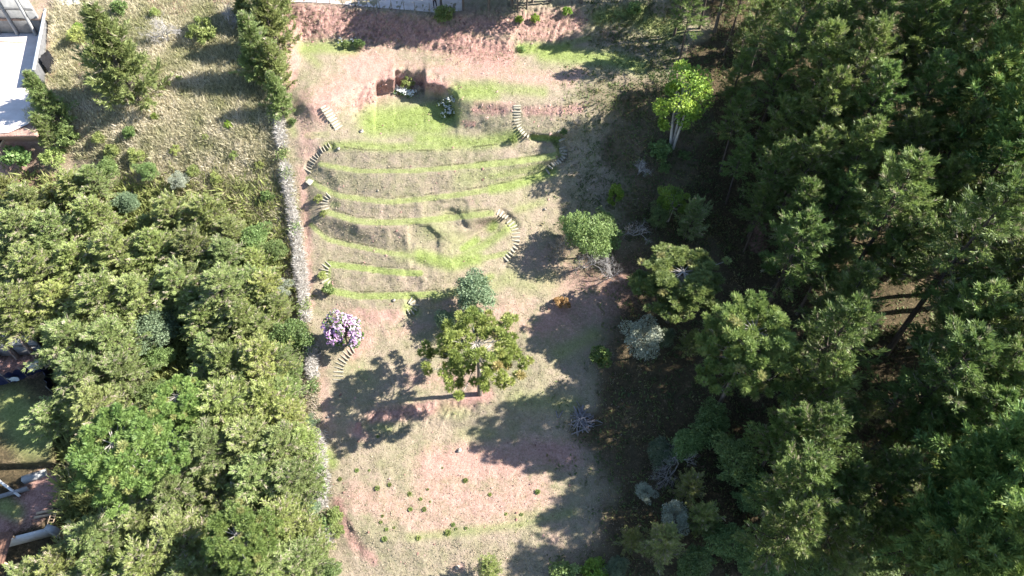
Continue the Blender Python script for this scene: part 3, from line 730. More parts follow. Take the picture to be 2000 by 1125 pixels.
plant('broad_2', 'lime_tree', 1316, 384, 'low lime-green tree just above the round araucaria', 'tree', scale=0.62, rz=0.4)
plant('broad_0', 'broadleaf_tree', 1288, 418, 'dark green bushy tree left of the low lime tree', 'tree', scale=0.48)
plant('feather_1', 'feathery_tree', 1352, 425, 'greyish feathery tree behind the round araucaria', 'tree', scale=0.5)
plant('broad_0', 'broadleaf_tree', 1146, 448, 'bright green rounded tree among grey leafless shrubs', 'tree', scale=0.85, rz=2.7)
plant('broad_1', 'broadleaf_tree', 1122, 440, 'small olive tree leaning on the bright rounded tree, left side', 'tree', scale=0.6)
plant('broad_0', 'broadleaf_tree', 1180, 430, 'small green tree behind the bright rounded tree, right side', 'tree', scale=0.5)
plant('bush_3', 'dark_bush', 1190, 465, 'dark bush tucked right of the bright rounded tree', 'shrub', scale=1.2)
plant('bush_1', 'lime_bush', 1172, 478, 'small lime bush at the foot of the bright rounded tree', 'shrub', scale=0.7)
plant('bare_2', 'leafless_shrub', 1100, 492, 'brownish leafless shrub left of the bright rounded tree', 'shrub', scale=1.15, base=True)
plant('bare_1', 'leafless_shrub', 1142, 520, 'pale leafless shrub below the bright rounded tree', 'shrub', scale=0.95, base=True)
plant('bare_1', 'leafless_shrub', 1196, 540, 'forked leafless sapling with pink-brown twig tips', 'shrub', scale=0.95, base=True)
plant('bare_1', 'leafless_shrub', 1237, 458, 'slender leafless sapling in the shade of the lime shrub', 'shrub', scale=0.85, base=True)
plant('bare_0', 'leafless_shrub', 1246, 338, 'grey leafless shrub below the tall lime-yellow tree', 'shrub', scale=0.7, base=True)
plant('bush_0', 'green_bush', 1292, 290, 'dark bush at the foot of the tall lime-yellow tree', 'shrub', scale=1.15)
plant('bush_3', 'green_bush', 1338, 300, 'small blue-green weed right of the tall lime tree foot', 'shrub', scale=0.55)
plant('bush_3', 'green_bush', 1298, 325, 'small spindly blue-green shrub below the lime tree', 'shrub', scale=0.6)
plant('broad_0', 'broadleaf_tree', 1245, 548, 'small dark rounded tree left of the round araucaria', 'tree', scale=0.36)
plant('silver_0', 'silver_tree', 1256, 652, 'silver-green tree of three rounded clumps below the round araucaria', 'tree', scale=0.88, rz=0.5)
plant('dense_0', 'blue_green_tree', 1300, 655, 'shaded blue-green tree behind the silver-green clumps', 'tree', scale=0.4)
plant('feather_0', 'feathery_tree', 1352, 668, 'olive feathery sapling between silver tree and largest araucaria', 'tree', scale=0.36)
plant('bush_4', 'orange_bush', 1096, 588, 'orange dry bush on the edge of the shade', 'shrub', scale=0.8)
plant('dark_column', 'dark_shrub', 1175, 690, 'dark green upright shrub alone on shaded red ground', 'shrub', scale=0.95)
plant('dense_0', 'blue_green_tree', 926, 566, 'rounded blue-green tree right behind the umbrella araucaria', 'tree', scale=0.88, rz=1.0)
plant('dense_0', 'blue_green_tree', 872, 622, 'smaller dark blue-green tree left of the umbrella araucaria', 'tree', scale=0.48, rz=2.0)
plant('flower_0', 'flowering_tree', 668, 640, 'small tree covered in purple and white blossom', 'flowering tree', scale=1.0, rz=2.3)
plant('broad_1', 'broadleaf_tree', 1392, 820, 'blue-green tree under the largest araucaria', 'tree', scale=0.75)
plant('broad_1', 'broadleaf_tree', 1345, 862, 'dark blue-green tree in shade below the largest araucaria', 'tree', scale=0.62)
plant('broad_0', 'broadleaf_tree', 1440, 895, 'dark green round tree right of the fallen pale branches', 'tree', scale=0.78)
plant('dense_0', 'blue_green_tree', 1290, 880, 'shaded tree behind the fallen pale branches', 'tree', scale=0.5)
plant('silver_0', 'silver_tree', 1262, 960, 'small grey-blue tree in deep shade', 'tree', scale=0.42)
plant('feather_2', 'feathery_tree', 1345, 952, 'olive shaded sapling above the bright silver tree', 'tree', scale=0.38)
plant('silver_0', 'silver_tree', 1320, 1008, 'bright silver-grey tree near the bottom edge', 'tree', scale=0.62, rz=3.0)
plant('feather_0', 'feathery_tree', 1376, 1012, 'yellow-olive tree right of the bright silver tree', 'tree', scale=0.48)
plant('feather_3', 'feathery_tree', 1290, 1058, 'yellow-olive tree left below the bright silver tree', 'tree', scale=0.5)
plant('feather_0', 'feathery_tree', 1236, 1052, 'small pale olive sapling left of the yellow-olive pair', 'tree', scale=0.34)
plant('broad_0', 'broadleaf_tree', 1362, 1100, 'round bright green tree cut by the bottom edge', 'tree', scale=0.62)
plant('dense_0', 'blue_green_tree', 1205, 1105, 'small round dark tree at the bottom edge', 'tree', scale=0.38)
plant('bush_1', 'lime_bush', 1162, 1116, 'lime-tipped bush at the bottom edge of the field', 'shrub', scale=1.1)
plant('bush_3', 'dark_bush', 1105, 1118, 'low dark bush at the field corner, bottom edge', 'shrub', scale=1.1)
plant('broad_0', 'broadleaf_tree', 1435, 1060, 'shaded dark green tree right of the round bottom tree', 'tree', scale=0.7)
plant('broad_1', 'broadleaf_tree', 1490, 1110, 'shaded blue-green tree in the bottom dark corner', 'tree', scale=0.7)
plant('broad_0', 'broadleaf_tree', 1480, 960, 'shaded bushy tree beside the dark pine trunks', 'tree', scale=0.7)
plant('feather_2', 'feathery_tree', 955, 1112, 'sparse olive treetop rising over the bottom field edge', 'tree', scale=0.3)
plant('bush_2', 'olive_bush', 652, 1005, 'yellow-green bush along the lower end of the hedge', 'shrub', scale=0.8)
plant('bush_2', 'olive_bush', 657, 1035, 'yellow-green bush at the red bank by the hedge', 'shrub', scale=0.65)
plant('bush_0', 'green_bush', 640, 562, 'green bush beside the steps on the lowest terrace', 'shrub', scale=0.62)
plant('bush_2', 'olive_bush', 628, 535, 'low bush added for the edge shadow above the green terrace bush', 'shrub', scale=0.5)  # added for the shadow along the left edge of the terraces
plant('bush_2', 'olive_bush', 620, 385, 'low bush added for the edge shadow left of the short terrace steps', 'shrub', scale=0.5)  # added where the terrace edge drops its shadow to the left
plant('bush_2', 'olive_bush', 630, 415, 'low bush added for the edge shadow at the foot of short terrace steps', 'shrub', scale=0.4)  # added to the same terrace-edge shadow, lower down
plant('bush_0', 'green_bush', 866, 22, 'dark green bush beside the person on the road', 'shrub', scale=1.1)
plant('bush_0', 'green_bush', 675, 84, 'bright green leafy plant at the foot of the red bank', 'shrub', scale=0.5)
plant('bush_0', 'green_bush', 700, 82, 'dark leafy plant shaded at the foot of red bank', 'shrub', scale=0.6)
plant('bush_1', 'lime_bush', 1046, 32, 'small round bush on the bank, right of pale trunks', 'shrub', scale=0.55)
plant('bush_1', 'lime_bush', 1107, 18, 'round tuft bush hanging over the upper bank', 'shrub', scale=0.6)
plant('bush_1', 'lime_bush', 1015, 35, 'small bush between the pale trunks on the bank', 'shrub', scale=0.5)
plant('bush_0', 'green_bush', 1240, 12, 'bright green weeds at the top right of bank', 'shrub', scale=0.8)
plant('bush_2', 'olive_bush', 795, 158, 'tangled olive bush growing inside the earth cut', 'shrub', scale=0.85)
plant('bare_2', 'leafless_shrub', 815, 168, 'dry twiggy shrub inside the earth cut', 'shrub', scale=0.45)
plant('bush_2', 'olive_bush', 1003, 268, 'dark little shrub left of the curved right stairs', 'shrub', scale=0.5)
plant('bush_3', 'green_bush', 1100, 268, 'small pale shrub at the head of the right stairs', 'shrub', scale=0.38)
plant('bush_3', 'green_bush', 1018, 93, 'small dark shrub on the upper grass shelf', 'shrub', scale=0.4)
plant('bush_0', 'green_bush', 570, 235, 'green weed beside the top of the hedge', 'shrub', scale=0.4)
for k, (x, y) in enumerate(((1011, 24), (1029, 17))):
    plant('broad_0', 'roadside_tree', x, y, ('left' if k == 0 else 'right') + ' one of two slender roadside trees, pale trunks on bank', 'tree', 'slender trees on the bank', scale=0.95, base=True)
for k, (kn, x, y, s) in enumerate((('broad_1', 862, 14, 1.25), ('broad_0', 905, 20, 1.2), ('broad_1', 955, 20, 1.3), ('broad_0', 1000, 12, 1.3), ('broad_0', 1040, 4, 1.3), ('araucaria_bare', 1135, 4, .9), ('broad_0', 1075, 2, 1.4))):
    plant(kn, 'roadside_tree', x, y, 'roadside tree beyond the top edge, known by its shadow, %s from left' % ORD[k], 'tree', 'trees beyond the road', scale=s, base=True)

# left field: spires, shrubs and dead bushes
plant('spire_0', 'conifer_tree', 232, 118, 'tall pointed olive conifer alone in the dry field', 'conifer', scale=1.2, rz=0.4)
plant('spire_1', 'conifer_tree', 88, 196, 'bright green pointed conifer beside the bare yard', 'conifer', scale=0.66)
plant('spire_1', 'conifer_tree', 496, 96, 'pointed conifer on the field side of hedge row', 'conifer', scale=0.78)
plant('spire_0', 'conifer_tree', 528, 42, 'tallest hedge-row conifer at the top edge', 'conifer', scale=0.85)
plant('spire_1', 'conifer_tree', 524, -20, 'hedge-row conifer cut by the top edge', 'conifer', scale=0.85)
plant('spire_0', 'conifer_tree', 532, 128, 'hedge-row conifer between the tallest one and the hedge', 'conifer', scale=0.62)
plant('spire_1', 'conifer_tree', 541, 184, 'lowest hedge-row conifer where the white hedge begins', 'conifer', scale=0.52)
plant('spire_0', 'conifer_tree', 468, 8, 'small conifer left of the hedge row, top edge', 'conifer', scale=0.4)
plant('bush_2', 'olive_bush', 146, 62, 'yellow-olive bush left of the lone pointed conifer', 'shrub', scale=1.2)
plant('bush_1', 'lime_bush', 150, 50, 'small yellow bush on top of the olive one', 'shrub', scale=0.6)
plant('bush_2', 'olive_bush', 388, 52, 'broad olive bush between the two dead shrubs', 'shrub', scale=1.6)
plant('bush_3', 'green_bush', 402, 62, 'pale green weed right of the broad olive bush', 'shrub', scale=0.7)
plant('bush_0', 'green_bush', 230, 10, 'low yellow-green bush at the top field edge', 'shrub', scale=0.9)
plant('bare_0', 'dead_shrub', 332, 78, 'bleached white dead shrub in the dry field', 'shrub', scale=1.35, base=True)
plant('bare_0', 'dead_shrub', 448, 50, 'dark grey dead shrub in shade near the hedge row', 'shrub', scale=1.1, base=True)
plant('feather_0', 'feathery_tree', 86, 256, 'rusty beige half-dead tree below the bright pointed conifer', 'tree', scale=0.40)
plant('bush_0', 'green_bush', 130, 262, 'green bush below the bright pointed conifer', 'shrub', scale=1.1)
plant('bush_2', 'olive_bush', 100, 300, 'low olive bush below the rusty half-dead tree', 'shrub', scale=1.3)
plant('bush_0', 'green_bush', 28, 300, 'green bush against the dark shelter by the yard', 'shrub', scale=1.3)
for k, (x, y, s, kn) in enumerate(((190, 265, .8, 'bush_2'), (215, 290, .9, 'bush_2'), (250, 255, .7, 'bush_0'), (265, 300, 1.0, 'bush_2'), (300, 225, .45, 'bush_1'), (340, 290, .6, 'bush_2'), (375, 330, .8, 'bush_2'),
                                   (420, 345, .7, 'bush_2'), (445, 240, .45, 'bush_1'), (455, 300, .5, 'bush_2'), (505, 320, .55, 'bush_2'), (520, 380, .7, 'bush_0'), (400, 265, .4, 'bush_2'), (350, 150, .4, 'bush_2'), (300, 20, .7, 'bush_2'))):
    plant(kn, 'field_bush', x, y, 'low bush scattered in the dry left field, %s in order downhill' % ORD[k], 'shrub', 'bushes in the dry field', scale=s)

# ------------------------------------------------------------------ left wood, row by row from the top
LOOK = {'f': ('feathery_tree', 'feathery olive tree', 'tree'), 'b': ('broadleaf_tree', 'rounded green tree', 'tree'), 'u': ('blue_green_tree', 'blue-green leafy tree', 'tree'),
        's': ('conifer_tree', 'dense pointed conifer', 'conifer'), 'p': ('pine_tree', 'tall dark pine', 'pine tree'), 'y': ('pine_tree', 'bright yellow-green pine', 'pine tree'), 'g': ('silver_tree', 'grey-green tree', 'tree')}
FK = ['feather_0', 'feather_1', 'feather_2', 'feather_3']
LEFT = [
 [('f', 38, 372, .62), ('f', 128, 348, .6), ('u', 205, 318, .5), ('b', 283, 325, .5), ('g', 345, 345, .5)],
 [('f', 12, 432, .8), ('f', 92, 425, .8), ('f', 172, 402, .75), ('u', 242, 385, .55), ('f', 322, 395, .7), ('f', 398, 400, .66), ('u', 492, 452, .62)],
 [('f', 48, 505, .88), ('f', 132, 490, .85), ('f', 208, 470, .8), ('u', 180, 478, .4), ('f', 288, 468, .82), ('f', 366, 462, .8), ('f', 440, 480, .75), ('b', 535, 478, .5)],
 [('f', 14, 578, .88), ('f', 96, 572, .9), ('f', 182, 556, .9), ('f', 258, 545, .82), ('f', 336, 530, .85), ('f', 412, 545, .85), ('f', 482, 535, .7), ('g', 545, 552, .5)],
 [('f', 122, 645, .9), ('f', 196, 636, .85), ('u', 292, 628, .95), ('f', 392, 606, .66), ('f', 468, 608, .8), ('f', 532, 585, .5)],
 [('f', 142, 722, .95), ('f', 222, 708, .85), ('u', 300, 690, .55), ('f', 428, 690, .95), ('f', 500, 682, .85), ('u', 566, 642, .72)],
 [('f', 88, 802, .62), ('f', 180, 776, .8), ('u', 285, 760, .55), ('f', 430, 772, .95), ('f', 506, 762, .85), ('u', 572, 712, .4), ('b', 566, 745, .36), ('f', 560, 800, .6)],
 [('u', 330, 860, .6), ('f', 402, 862, .85), ('f', 474, 850, .9), ('f', 545, 862, .8), ('u', 598, 822, .34)],
 [('f', 322, 946, .85), ('f', 418, 936, .7), ('f', 488, 925, .8), ('f', 560, 930, .75), ('u', 608, 905, .36)],
 [('f', 176, 1030, .8), ('f', 262, 1010, .6), ('f', 338, 1030, .85), ('b', 400, 1010, .5), ('f', 540, 1010, .85), ('u', 590, 985, .5)],
 [('f', 40, 1118, .75), ('f', 108, 1090, .7), ('f', 192, 1108, .85), ('f', 268, 1100, .85), ('f', 345, 1112, .85), ('b', 420, 1110, .5), ('f', 505, 1110, .85), ('f', 578, 1085, .75), ('u', 632, 1112, .5)],
]
FILL = [[(0, 350), (165, 330)], [(50, 410), (280, 430), (440, 430)], [(5, 490), (90, 460), (250, 500), (400, 500), (488, 498)], [(55, 545), (140, 535), (300, 560), (375, 570), (450, 560), (515, 545)], [(60, 610), (160, 610), (235, 600), (430, 640), (500, 630)],
        [(180, 670), (470, 720), (390, 660), (540, 690)], [(140, 790), (470, 800), (535, 750), (390, 740)], [(440, 890), (510, 890), (580, 850), (370, 900)], [(370, 960), (455, 970), (525, 960), (280, 960)], [(220, 1060), (300, 1060), (500, 1050), (590, 1040)], [(150, 1120), (230, 1125), (385, 1070), (460, 1120), (545, 1120)]]
for r_, fl_ in enumerate(FILL): LEFT[r_] += [('f', x, y, 0.55) for x, y in fl_]
_k = 0
for r, row in enumerate(LEFT):
    row = sorted(row, key=lambda q: q[1])
    for c, (t, x, y, s) in enumerate(row):
        kn = {'f': FK[_k % 4], 'b': 'broad_0', 'u': ['broad_1', 'dense_0'][_k % 2], 's': 'spire_0', 'g': 'silver_0'}[t]
        nm, look, cat = LOOK[t]
        plant(kn, nm, x, y, '%s of the left wood, %s from left in the %s row down' % (look, ORD[c], ORD[r]), cat, 'trees of the left wood', scale=s * _rr.uniform(0.9, 1.1), sq=0.62 if t == 'f' else 0.85); _k += 1
# ------------------------------------------------------------------ right wood
RIGHT = [
 [('p', 1352, 8, .5), ('p', 1495, 48, .62), ('p', 1565, 30, .8), ('p', 1640, 55, .8), ('b', 1640, 20, .5), ('p', 1718, 28, .85), ('p', 1800, 50, .85), ('p', 1878, 25, .85), ('p', 1965, 30, .9)],
 [('p', 1448, 140, .5), ('p', 1520, 150, .66), ('p', 1598, 132, .8), ('p', 1682, 140, .85), ('p', 1765, 112, .8), ('g', 1870, 90, .8), ('y', 1968, 120, .85)],
 [('p', 1442, 225, .5), ('p', 1525, 250, .66), ('p', 1610, 222, .8), ('p', 1700, 215, .8), ('p', 1800, 200, .85), ('y', 1905, 205, .8), ('y', 1990, 235, .85)],
 [('p', 1450, 305, .46), ('p', 1512, 335, .6), ('p', 1585, 320, .75), ('p', 1672, 312, .8), ('p', 1762, 300, .8), ('p', 1862, 295, .8), ('y', 1950, 320, .8)],
 [('p', 1490, 400, .48), ('p', 1560, 408, .64), ('p', 1640, 400, .6), ('p', 1740, 395, .92), ('p', 1840, 385, .8), ('p', 1935, 410, .85), ('y', 2010, 400, .8)],
 [('p', 1555, 485, .74), ('p', 1620, 500, .62), ('p', 1765, 478, .7), ('p', 1905, 470, .9), ('p', 1985, 500, .85)],
 [('p', 1655, 590, .8), ('p', 1950, 570, .85)],
 [('p', 1632, 668, .86), ('p', 1880, 640, .8), ('p', 1965, 660, .85)],
 [('p', 1605, 760, .72), ('p', 1535, 850, .6), ('p', 1845, 730, .85), ('p', 1925, 745, .85), ('p', 1998, 770, .8)],
 [('p', 1585, 860, .70), ('p', 1640, 838, .5), ('p', 1820, 812, .7), ('p', 1905, 830, .7), ('y', 1985, 885, .85)],
 [('p', 1560, 950, .82), ('p', 1645, 945, .6), ('p', 1740, 930, .6), ('y', 1905, 925, .72), ('y', 1975, 975, .8)],
 [('p', 1545, 1040, .78), ('p', 1630, 1040, .6), ('b', 1590, 1100, .7), ('p', 1720, 1030, .5), ('y', 1890, 1020, .75), ('y', 1960, 1075, .8), ('b', 1690, 1105, .6), ('y', 1890, 1110, .7)],
]
PK = ['pine_0', 'pine_1', 'pine_2', 'pine_3']
for r, row in enumerate(RIGHT):
    row = sorted(row, key=lambda q: q[1])
    for c, (t, x, y, s) in enumerate(row):
        kn = {'p': PK[_k % 4], 'y': ['bright_pine_0', 'bright_pine_1'][_k % 2], 'b': 'broad_0', 'g': 'silver_0'}[t]
        nm, look, cat = LOOK[t]
        plant(kn, nm, x, y, '%s of the right wood, %s from left in the %s row down' % (look, ORD[c], ORD[r]), cat, 'trees of the right wood', scale=s * _rr.uniform(0.94, 1.06) * (0.93 if y < 320 and x < 1560 else 1.3 if t == 'y' else 1.12 if x > 1820 and y > 420 else 1.0)); _k += 1
# understorey of the right wood
und = []
while len(und) < 56:
    x, y = _rr.uniform(1400, 2010), _rr.uniform(-10, 1130)
    if x < 1400 + 130 * max(0, min(1, (y - 250) / 150)) or (1740 < x < 1850 and 530 < y < 720): continue
    if all(math.hypot(x - a, y - b) > 52 for a, b in und): und.append((x, y))
und.sort(key=lambda q: q[1])
ORD2 = ORD + ['thirty-fifth', 'thirty-sixth', 'thirty-seventh', 'thirty-eighth', 'thirty-ninth', 'fortieth'] + ['forty-' + q for q in ORD[:9]] + ['fiftieth'] + ['fifty-' + q for q in ORD[:9]]
for k, (x, y) in enumerate(und):
    plant(['broad_0', 'feather_1', 'broad_1', 'pine_1', 'feather_3'][k % 5], 'understorey_tree', x, y, 'low tree under the pines of the right wood, %s in order downhill' % ORD2[k], 'tree', 'understorey of the right wood', scale=[.55, .5, .5, .3, .5][k % 5] * _rr.uniform(.85, 1.2))
# the wood goes on beyond the right edge; its trees shade the slope
EDGE = [(2090, 40), (2110, 160), (2080, 280), (2105, 400), (2085, 540), (2100, 660), (2080, 800), (2100, 930), (2120, 1060), (2230, 100), (2240, 300), (2220, 480), (2240, 680), (2230, 880), (2240, 1080), (2100, -90), (1980, -70), (1860, -80), (1740, -70), (1620, -80), (1500, -60), (1400, -90), (1345, -70), (1430, -150), (1520, -160), (1610, -170), (1455, -40), (1365, -160)]
for c, (x, y) in enumerate(EDGE):
    plant(PK[c % 4], 'pine_tree', x, y, 'pine just outside the frame, %s clockwise from the top right' % ORD[c], 'pine tree', 'pines beyond the frame', scale=_rr.uniform(0.78, 0.95) * (0.66 if y < 0 and x < 1800 else 0.6 if y > 780 or 100 < y < 420 else 1.15))

# ------------------------------------------------------------------ helpers for things on the ground
def gpos(px, py):                          # ground places at many pixels at once
    px = np.asarray(px, float); py = np.asarray(py, float)
    r = np.clip((py - rows[0]) / RSTEP, 0, nr - 1.001); ri = r.astype(int); fr_ = (r - ri)[:, None]
    ci = np.clip(np.searchsorted(cols, px) - 1, 0, nc - 2); fc = ((px - cols[ci]) / (cols[ci + 1] - cols[ci]))[:, None]
    return (W[ri, ci] * (1 - fc) + W[ri, ci + 1] * fc) * (1 - fr_) + (W[ri + 1, ci] * (1 - fc) + W[ri + 1, ci + 1] * fc) * fr_
def fval(Mk, px, py):
    ri = np.clip(((py - rows[0]) / RSTEP).astype(int), 0, nr - 1); ci = np.clip(np.searchsorted(cols, px) - 1, 0, nc - 1)
    return Mk[ri, ci]
M_STEP = rough_mat('weathered_pale_step', (0.26, 0.23, 0.165), (0.46, 0.42, 0.33), 9, 0.85, 0.4)
M_CONC = rough_mat('stained_concrete', (0.24, 0.24, 0.235), (0.38, 0.375, 0.36), 1.6, 0.9, 0.25)
M_CONCD = rough_mat('rough_render_wall', (0.10, 0.10, 0.10), (0.17, 0.165, 0.16), 2.4, 0.92, 0.3)
M_WHITE = rough_mat('whitewashed_coping', (0.62, 0.61, 0.58), (0.80, 0.79, 0.76), 3.0, 0.8, 0.15)
M_RUST = rough_mat('rust_stained_post', (0.22, 0.10, 0.06), (0.42, 0.36, 0.30), 3.5, 0.85, 0.3)
M_POST = rough_mat('grey_fence_post', (0.16, 0.14, 0.12), (0.30, 0.27, 0.23), 8, 0.9, 0.3)
M_WIRE = rough_mat('fence_wire', (0.20, 0.20, 0.20), (0.35, 0.35, 0.35), 20, 0.5, 0.0)
M_TARP = rough_mat('navy_tarp', (0.012, 0.016, 0.045), (0.03, 0.036, 0.085), 3, 0.45, 0.6, bdist=0.1)
M_SHEET = rough_mat('pale_blue_sheet', (0.42, 0.50, 0.56), (0.70, 0.75, 0.78), 2.5, 0.5, 0.6, bdist=0.1)
M_BLACK = rough_mat('black_plastic', (0.008, 0.008, 0.01), (0.02, 0.02, 0.024), 4, 0.5, 0.5, bdist=0.1)
M_WOOD = rough_mat('raw_plank', (0.38, 0.25, 0.15), (0.58, 0.43, 0.29), 5, 0.8, 0.3, stretch=(0.2, 1, 1))
M_LOG = rough_mat('cut_branch', (0.13, 0.115, 0.12), (0.30, 0.28, 0.28), 10, 0.9, 0.4)
M_ROOF = rough_mat('rusty_roof_sheet', (0.10, 0.05, 0.035), (0.22, 0.12, 0.08), 5, 0.8, 0.3)
M_STONE = rough_mat('pale_stone', (0.26, 0.22, 0.18), (0.45, 0.40, 0.34), 6, 0.9, 0.5)
M_PIPE = rough_mat('red_clay_pipe', (0.30, 0.15, 0.11), (0.42, 0.25, 0.19), 4, 0.7, 0.2)
M_BRICK = rough_mat('red_earth_spoil', (0.26, 0.10, 0.065), (0.46, 0.24, 0.17), 3, 0.95, 0.6)

# ------------------------------------------------------------------ stairs: every step a piece of its own
rsS = np.random.RandomState(77)
def step_mesh(k):
    b = MB(); j = rsS.normal(size=(8, 3)) * 0.012
    x, y, z = 0.5, 0.5, 0.5
    v = np.array([(sx * x, sy * y, sz * z) for sz in (-1, 1) for sy in (-1, 1) for sx in (-1, 1)], float)
    v[:, 0] += rsS.normal(size=8) * 0.02; v[:, 1] += rsS.normal(size=8) * 0.05
    top = v[4:].copy(); ins = top * np.array([0.97, 0.88, 1]) + np.array([0, 0, 0.10]); 
    vv = np.concatenate([v, ins])
    f = [(0, 1, 5, 4), (1, 3, 7, 5), (3, 2, 6, 7), (2, 0, 4, 6), (4, 5, 9, 8), (5, 7, 11, 9), (7, 6, 10, 11), (6, 4, 8, 10), (8, 9, 11, 10)]
    b.add(vv, None, f); return b.mesh('step', M_STEP)
STEPM = [step_mesh(k) for k in range(4)]
def stairs(path, nst, width, depth, label, dark=False, jitter=0.06):
    pp = np.array(path, float)
    cum = np.concatenate([[0], np.cumsum(np.hypot(*np.diff(pp, axis=0).T))])
    foot = at(*pp[-1])
    root = empty('stairs', foot); tag(root, label, 'stairs', 'step flights of the terraces')
    for i in range(nst):
        s = cum[-1] * (i + 0.5) / nst
        c = np.array([np.interp(s, cum, pp[:, a]) for a in range(2)])
        d = np.array([np.interp(min(cum[-1], s + 6), cum, pp[:, a]) - np.interp(max(0, s - 6), cum, pp[:, a]) for a in range(2)])
        nrm_ = np.array([-d[1], d[0]]) / (np.hypot(*d) + 1e-9)
        P_ = at(*c); za = P_[2]
        e_ = at_z(*(c + nrm_ * 5), za) - at_z(*(c - nrm_ * 5), za)
        ang = math.atan2(e_[1], e_[0]) + rsS.normal() * jitter
        zz = max(ground(P_[0], P_[1]), np.mean([ground(P_[0] + k * math.cos(ang) * width * 0.4, P_[1] + k * math.sin(ang) * width * 0.4) for k in (-1, 1)]))
        o = link('step', STEPM[i % 4], root)
        o.location = (P_[0] - foot[0], P_[1] - foot[1], zz - foot[2] + 0.015)
        o.rotation_euler = (rsS.normal() * 0.02, rsS.normal() * 0.02, ang)
        o.scale = (width * rsS.uniform(0.88, 1.08), depth * rsS.uniform(0.75, 1.2), 0.13)
stairs([(632, 205), (638, 215), (643, 224), (650, 234), (657, 244), (663, 252)], 9, 0.95, 0.26, 'wide pale steps at the upper left, above the green lawn')
stairs([(646, 284), (633, 292), (622, 300), (613, 310), (606, 322), (600, 337)], 12, 0.85, 0.10, 'overgrown dark steps curving beside the left hedge')
stairs([(603, 351), (609, 357)], 2, 0.9, 0.42, 'two pale slabs below the overgrown left steps')
stairs([(643, 379), (637, 386), (634, 393), (633, 400), (634, 406), (637, 412)], 6, 0.85, 0.14, 'short fan of six steps on the left middle terrace')
stairs([(643, 513), (637, 519), (633, 527), (632, 535), (633, 543), (638, 551), (643, 557)], 7, 0.95, 0.13, 'fan of seven steps beside the green terrace bush')
stairs([(800, 583), (808, 589), (810, 597), (807, 604), (802, 609), (795, 613)], 6, 0.95, 0.12, 'small fan of steps at the lowest terrace right end')
stairs([(691, 680), (684, 686), (677, 692), (671, 701), (665, 711), (662, 722), (661, 733), (660, 746)], 10, 0.95, 0.11, 'thin steps curving below the flowering tree')
stairs([(1010, 205), (1010, 222), (1011, 236), (1015, 247), (1021, 256), (1028, 262), (1034, 266)], 13, 0.8, 0.16, 'upper right steps coming down the red bank')
stairs([(1092, 276), (1098, 285), (1101, 296), (1098, 306), (1092, 314), (1084, 322), (1076, 330), (1067, 338)], 13, 0.82, 0.18, 'curved right steps at the edge of the tree shade')
stairs([(970, 413), (980, 418), (988, 425), (996, 433), (1002, 441), (1006, 450), (1008, 460), (1008, 470), (1006, 479), (1002, 487), (997, 494), (991, 501), (984, 508)], 17, 0.82, 0.16, 'long curved steps at the right end of middle terraces')

# ------------------------------------------------------------------ dry hedge down the left boundary
HP = [(541, 192), (545, 225), (552, 285), (561, 340), (570, 400), (579, 450), (588, 520), (596, 590), (602, 650), (610, 705), (617, 770), (623, 850), (627, 920), (632, 990), (640, 1064)]
hp = np.array([at(x, y) for x, y in HP])
seg = np.linalg.norm(np.diff(hp, axis=0), axis=1); cum = np.concatenate([[0], np.cumsum(seg)])
M_HEDGE = leaf_mat('bleached_hedge_twig', (0.31, 0.285, 0.245), (0.66, 0.62, 0.555), (0.40, 0.34, 0.26), 0.25, 0.85)
hroot = empty('dry_hedge', hp[-1]); tag(hroot, 'long whitish dry hedge along the left plot boundary', 'hedge')
def hpt(s): return np.stack([np.interp(s, cum, hp[:, a]) for a in range(3)], -1)
rs = np.random.RandomState(9)
N = 34000
s_ = rs.rand(N) * cum[-1]
c0 = hpt(s_); tan = hpt(s_ + 0.4) - hpt(s_ - 0.4); tan /= np.linalg.norm(tan, axis=1)[:, None]
nrm = np.stack([-tan[:, 1], tan[:, 0], np.zeros(N)], 1)
wv = 0.85 + 0.35 * vnoise(s_ / 1.3, s_ * 0 + 3, 4)
ang = rs.rand(N) * math.pi
rr_ = np.sqrt(rs.rand(N)) * 0.95
lat = np.cos(ang) * rr_ * 0.5 * (0.7 + 0.7 * vnoise(s_ / 2.1, s_ * 0 + 13, 14)) * wv; hh = np.sin(ang) * rr_ * (1.05 + 0.5 * vnoise(s_ / 1.7, s_ * 0 + 9, 6))
pos = c0 + nrm * lat[:, None]; pos[:, 2] += hh
dd = nrm * (lat * 1.0)[:, None] + rs.normal(size=(N, 3)) * 0.55 + UPZ * 0.35
keep = vnoise(s_ / 2.3, s_ * 0 + 40, 8) > 0.22
hb = MB(); hb.kites(pos[keep] - hp[-1], dd[keep], 0.25 + 0.4 * rs.rand(keep.sum()), 0.022 + 0.018 * rs.rand(keep.sum()), rs, np.clip(0.2 + 0.6 * rs.rand(keep.sum()) + 0.15 * (rs.rand(keep.sum()) < 0.1), 0, 0.95))
o = link('twig_mass', hb.mesh('hedge_twigs', M_HEDGE), hroot); o['kind'] = 'stuff'
hs_ = MB()
for k in range(170):
    s0 = cum[-1] * (k + rs.rand()) / 170; q0 = hpt(np.array([s0]))[0] - hp[-1]
    e_ = q0 + np.array([rs.normal() * 0.3, rs.normal() * 0.3, 0.9 + 0.4 * rs.rand()])
    hs_.tube([q0 - UPZ * 0.1, 0.5 * (q0 + e_) + rs.normal(size=3) * 0.07, e_], [0.03, 0.022, 0.008], 4)
o = link('stems', hs_.mesh('hedge_stems', M_TWIG), hroot); o['kind'] = 'stuff'
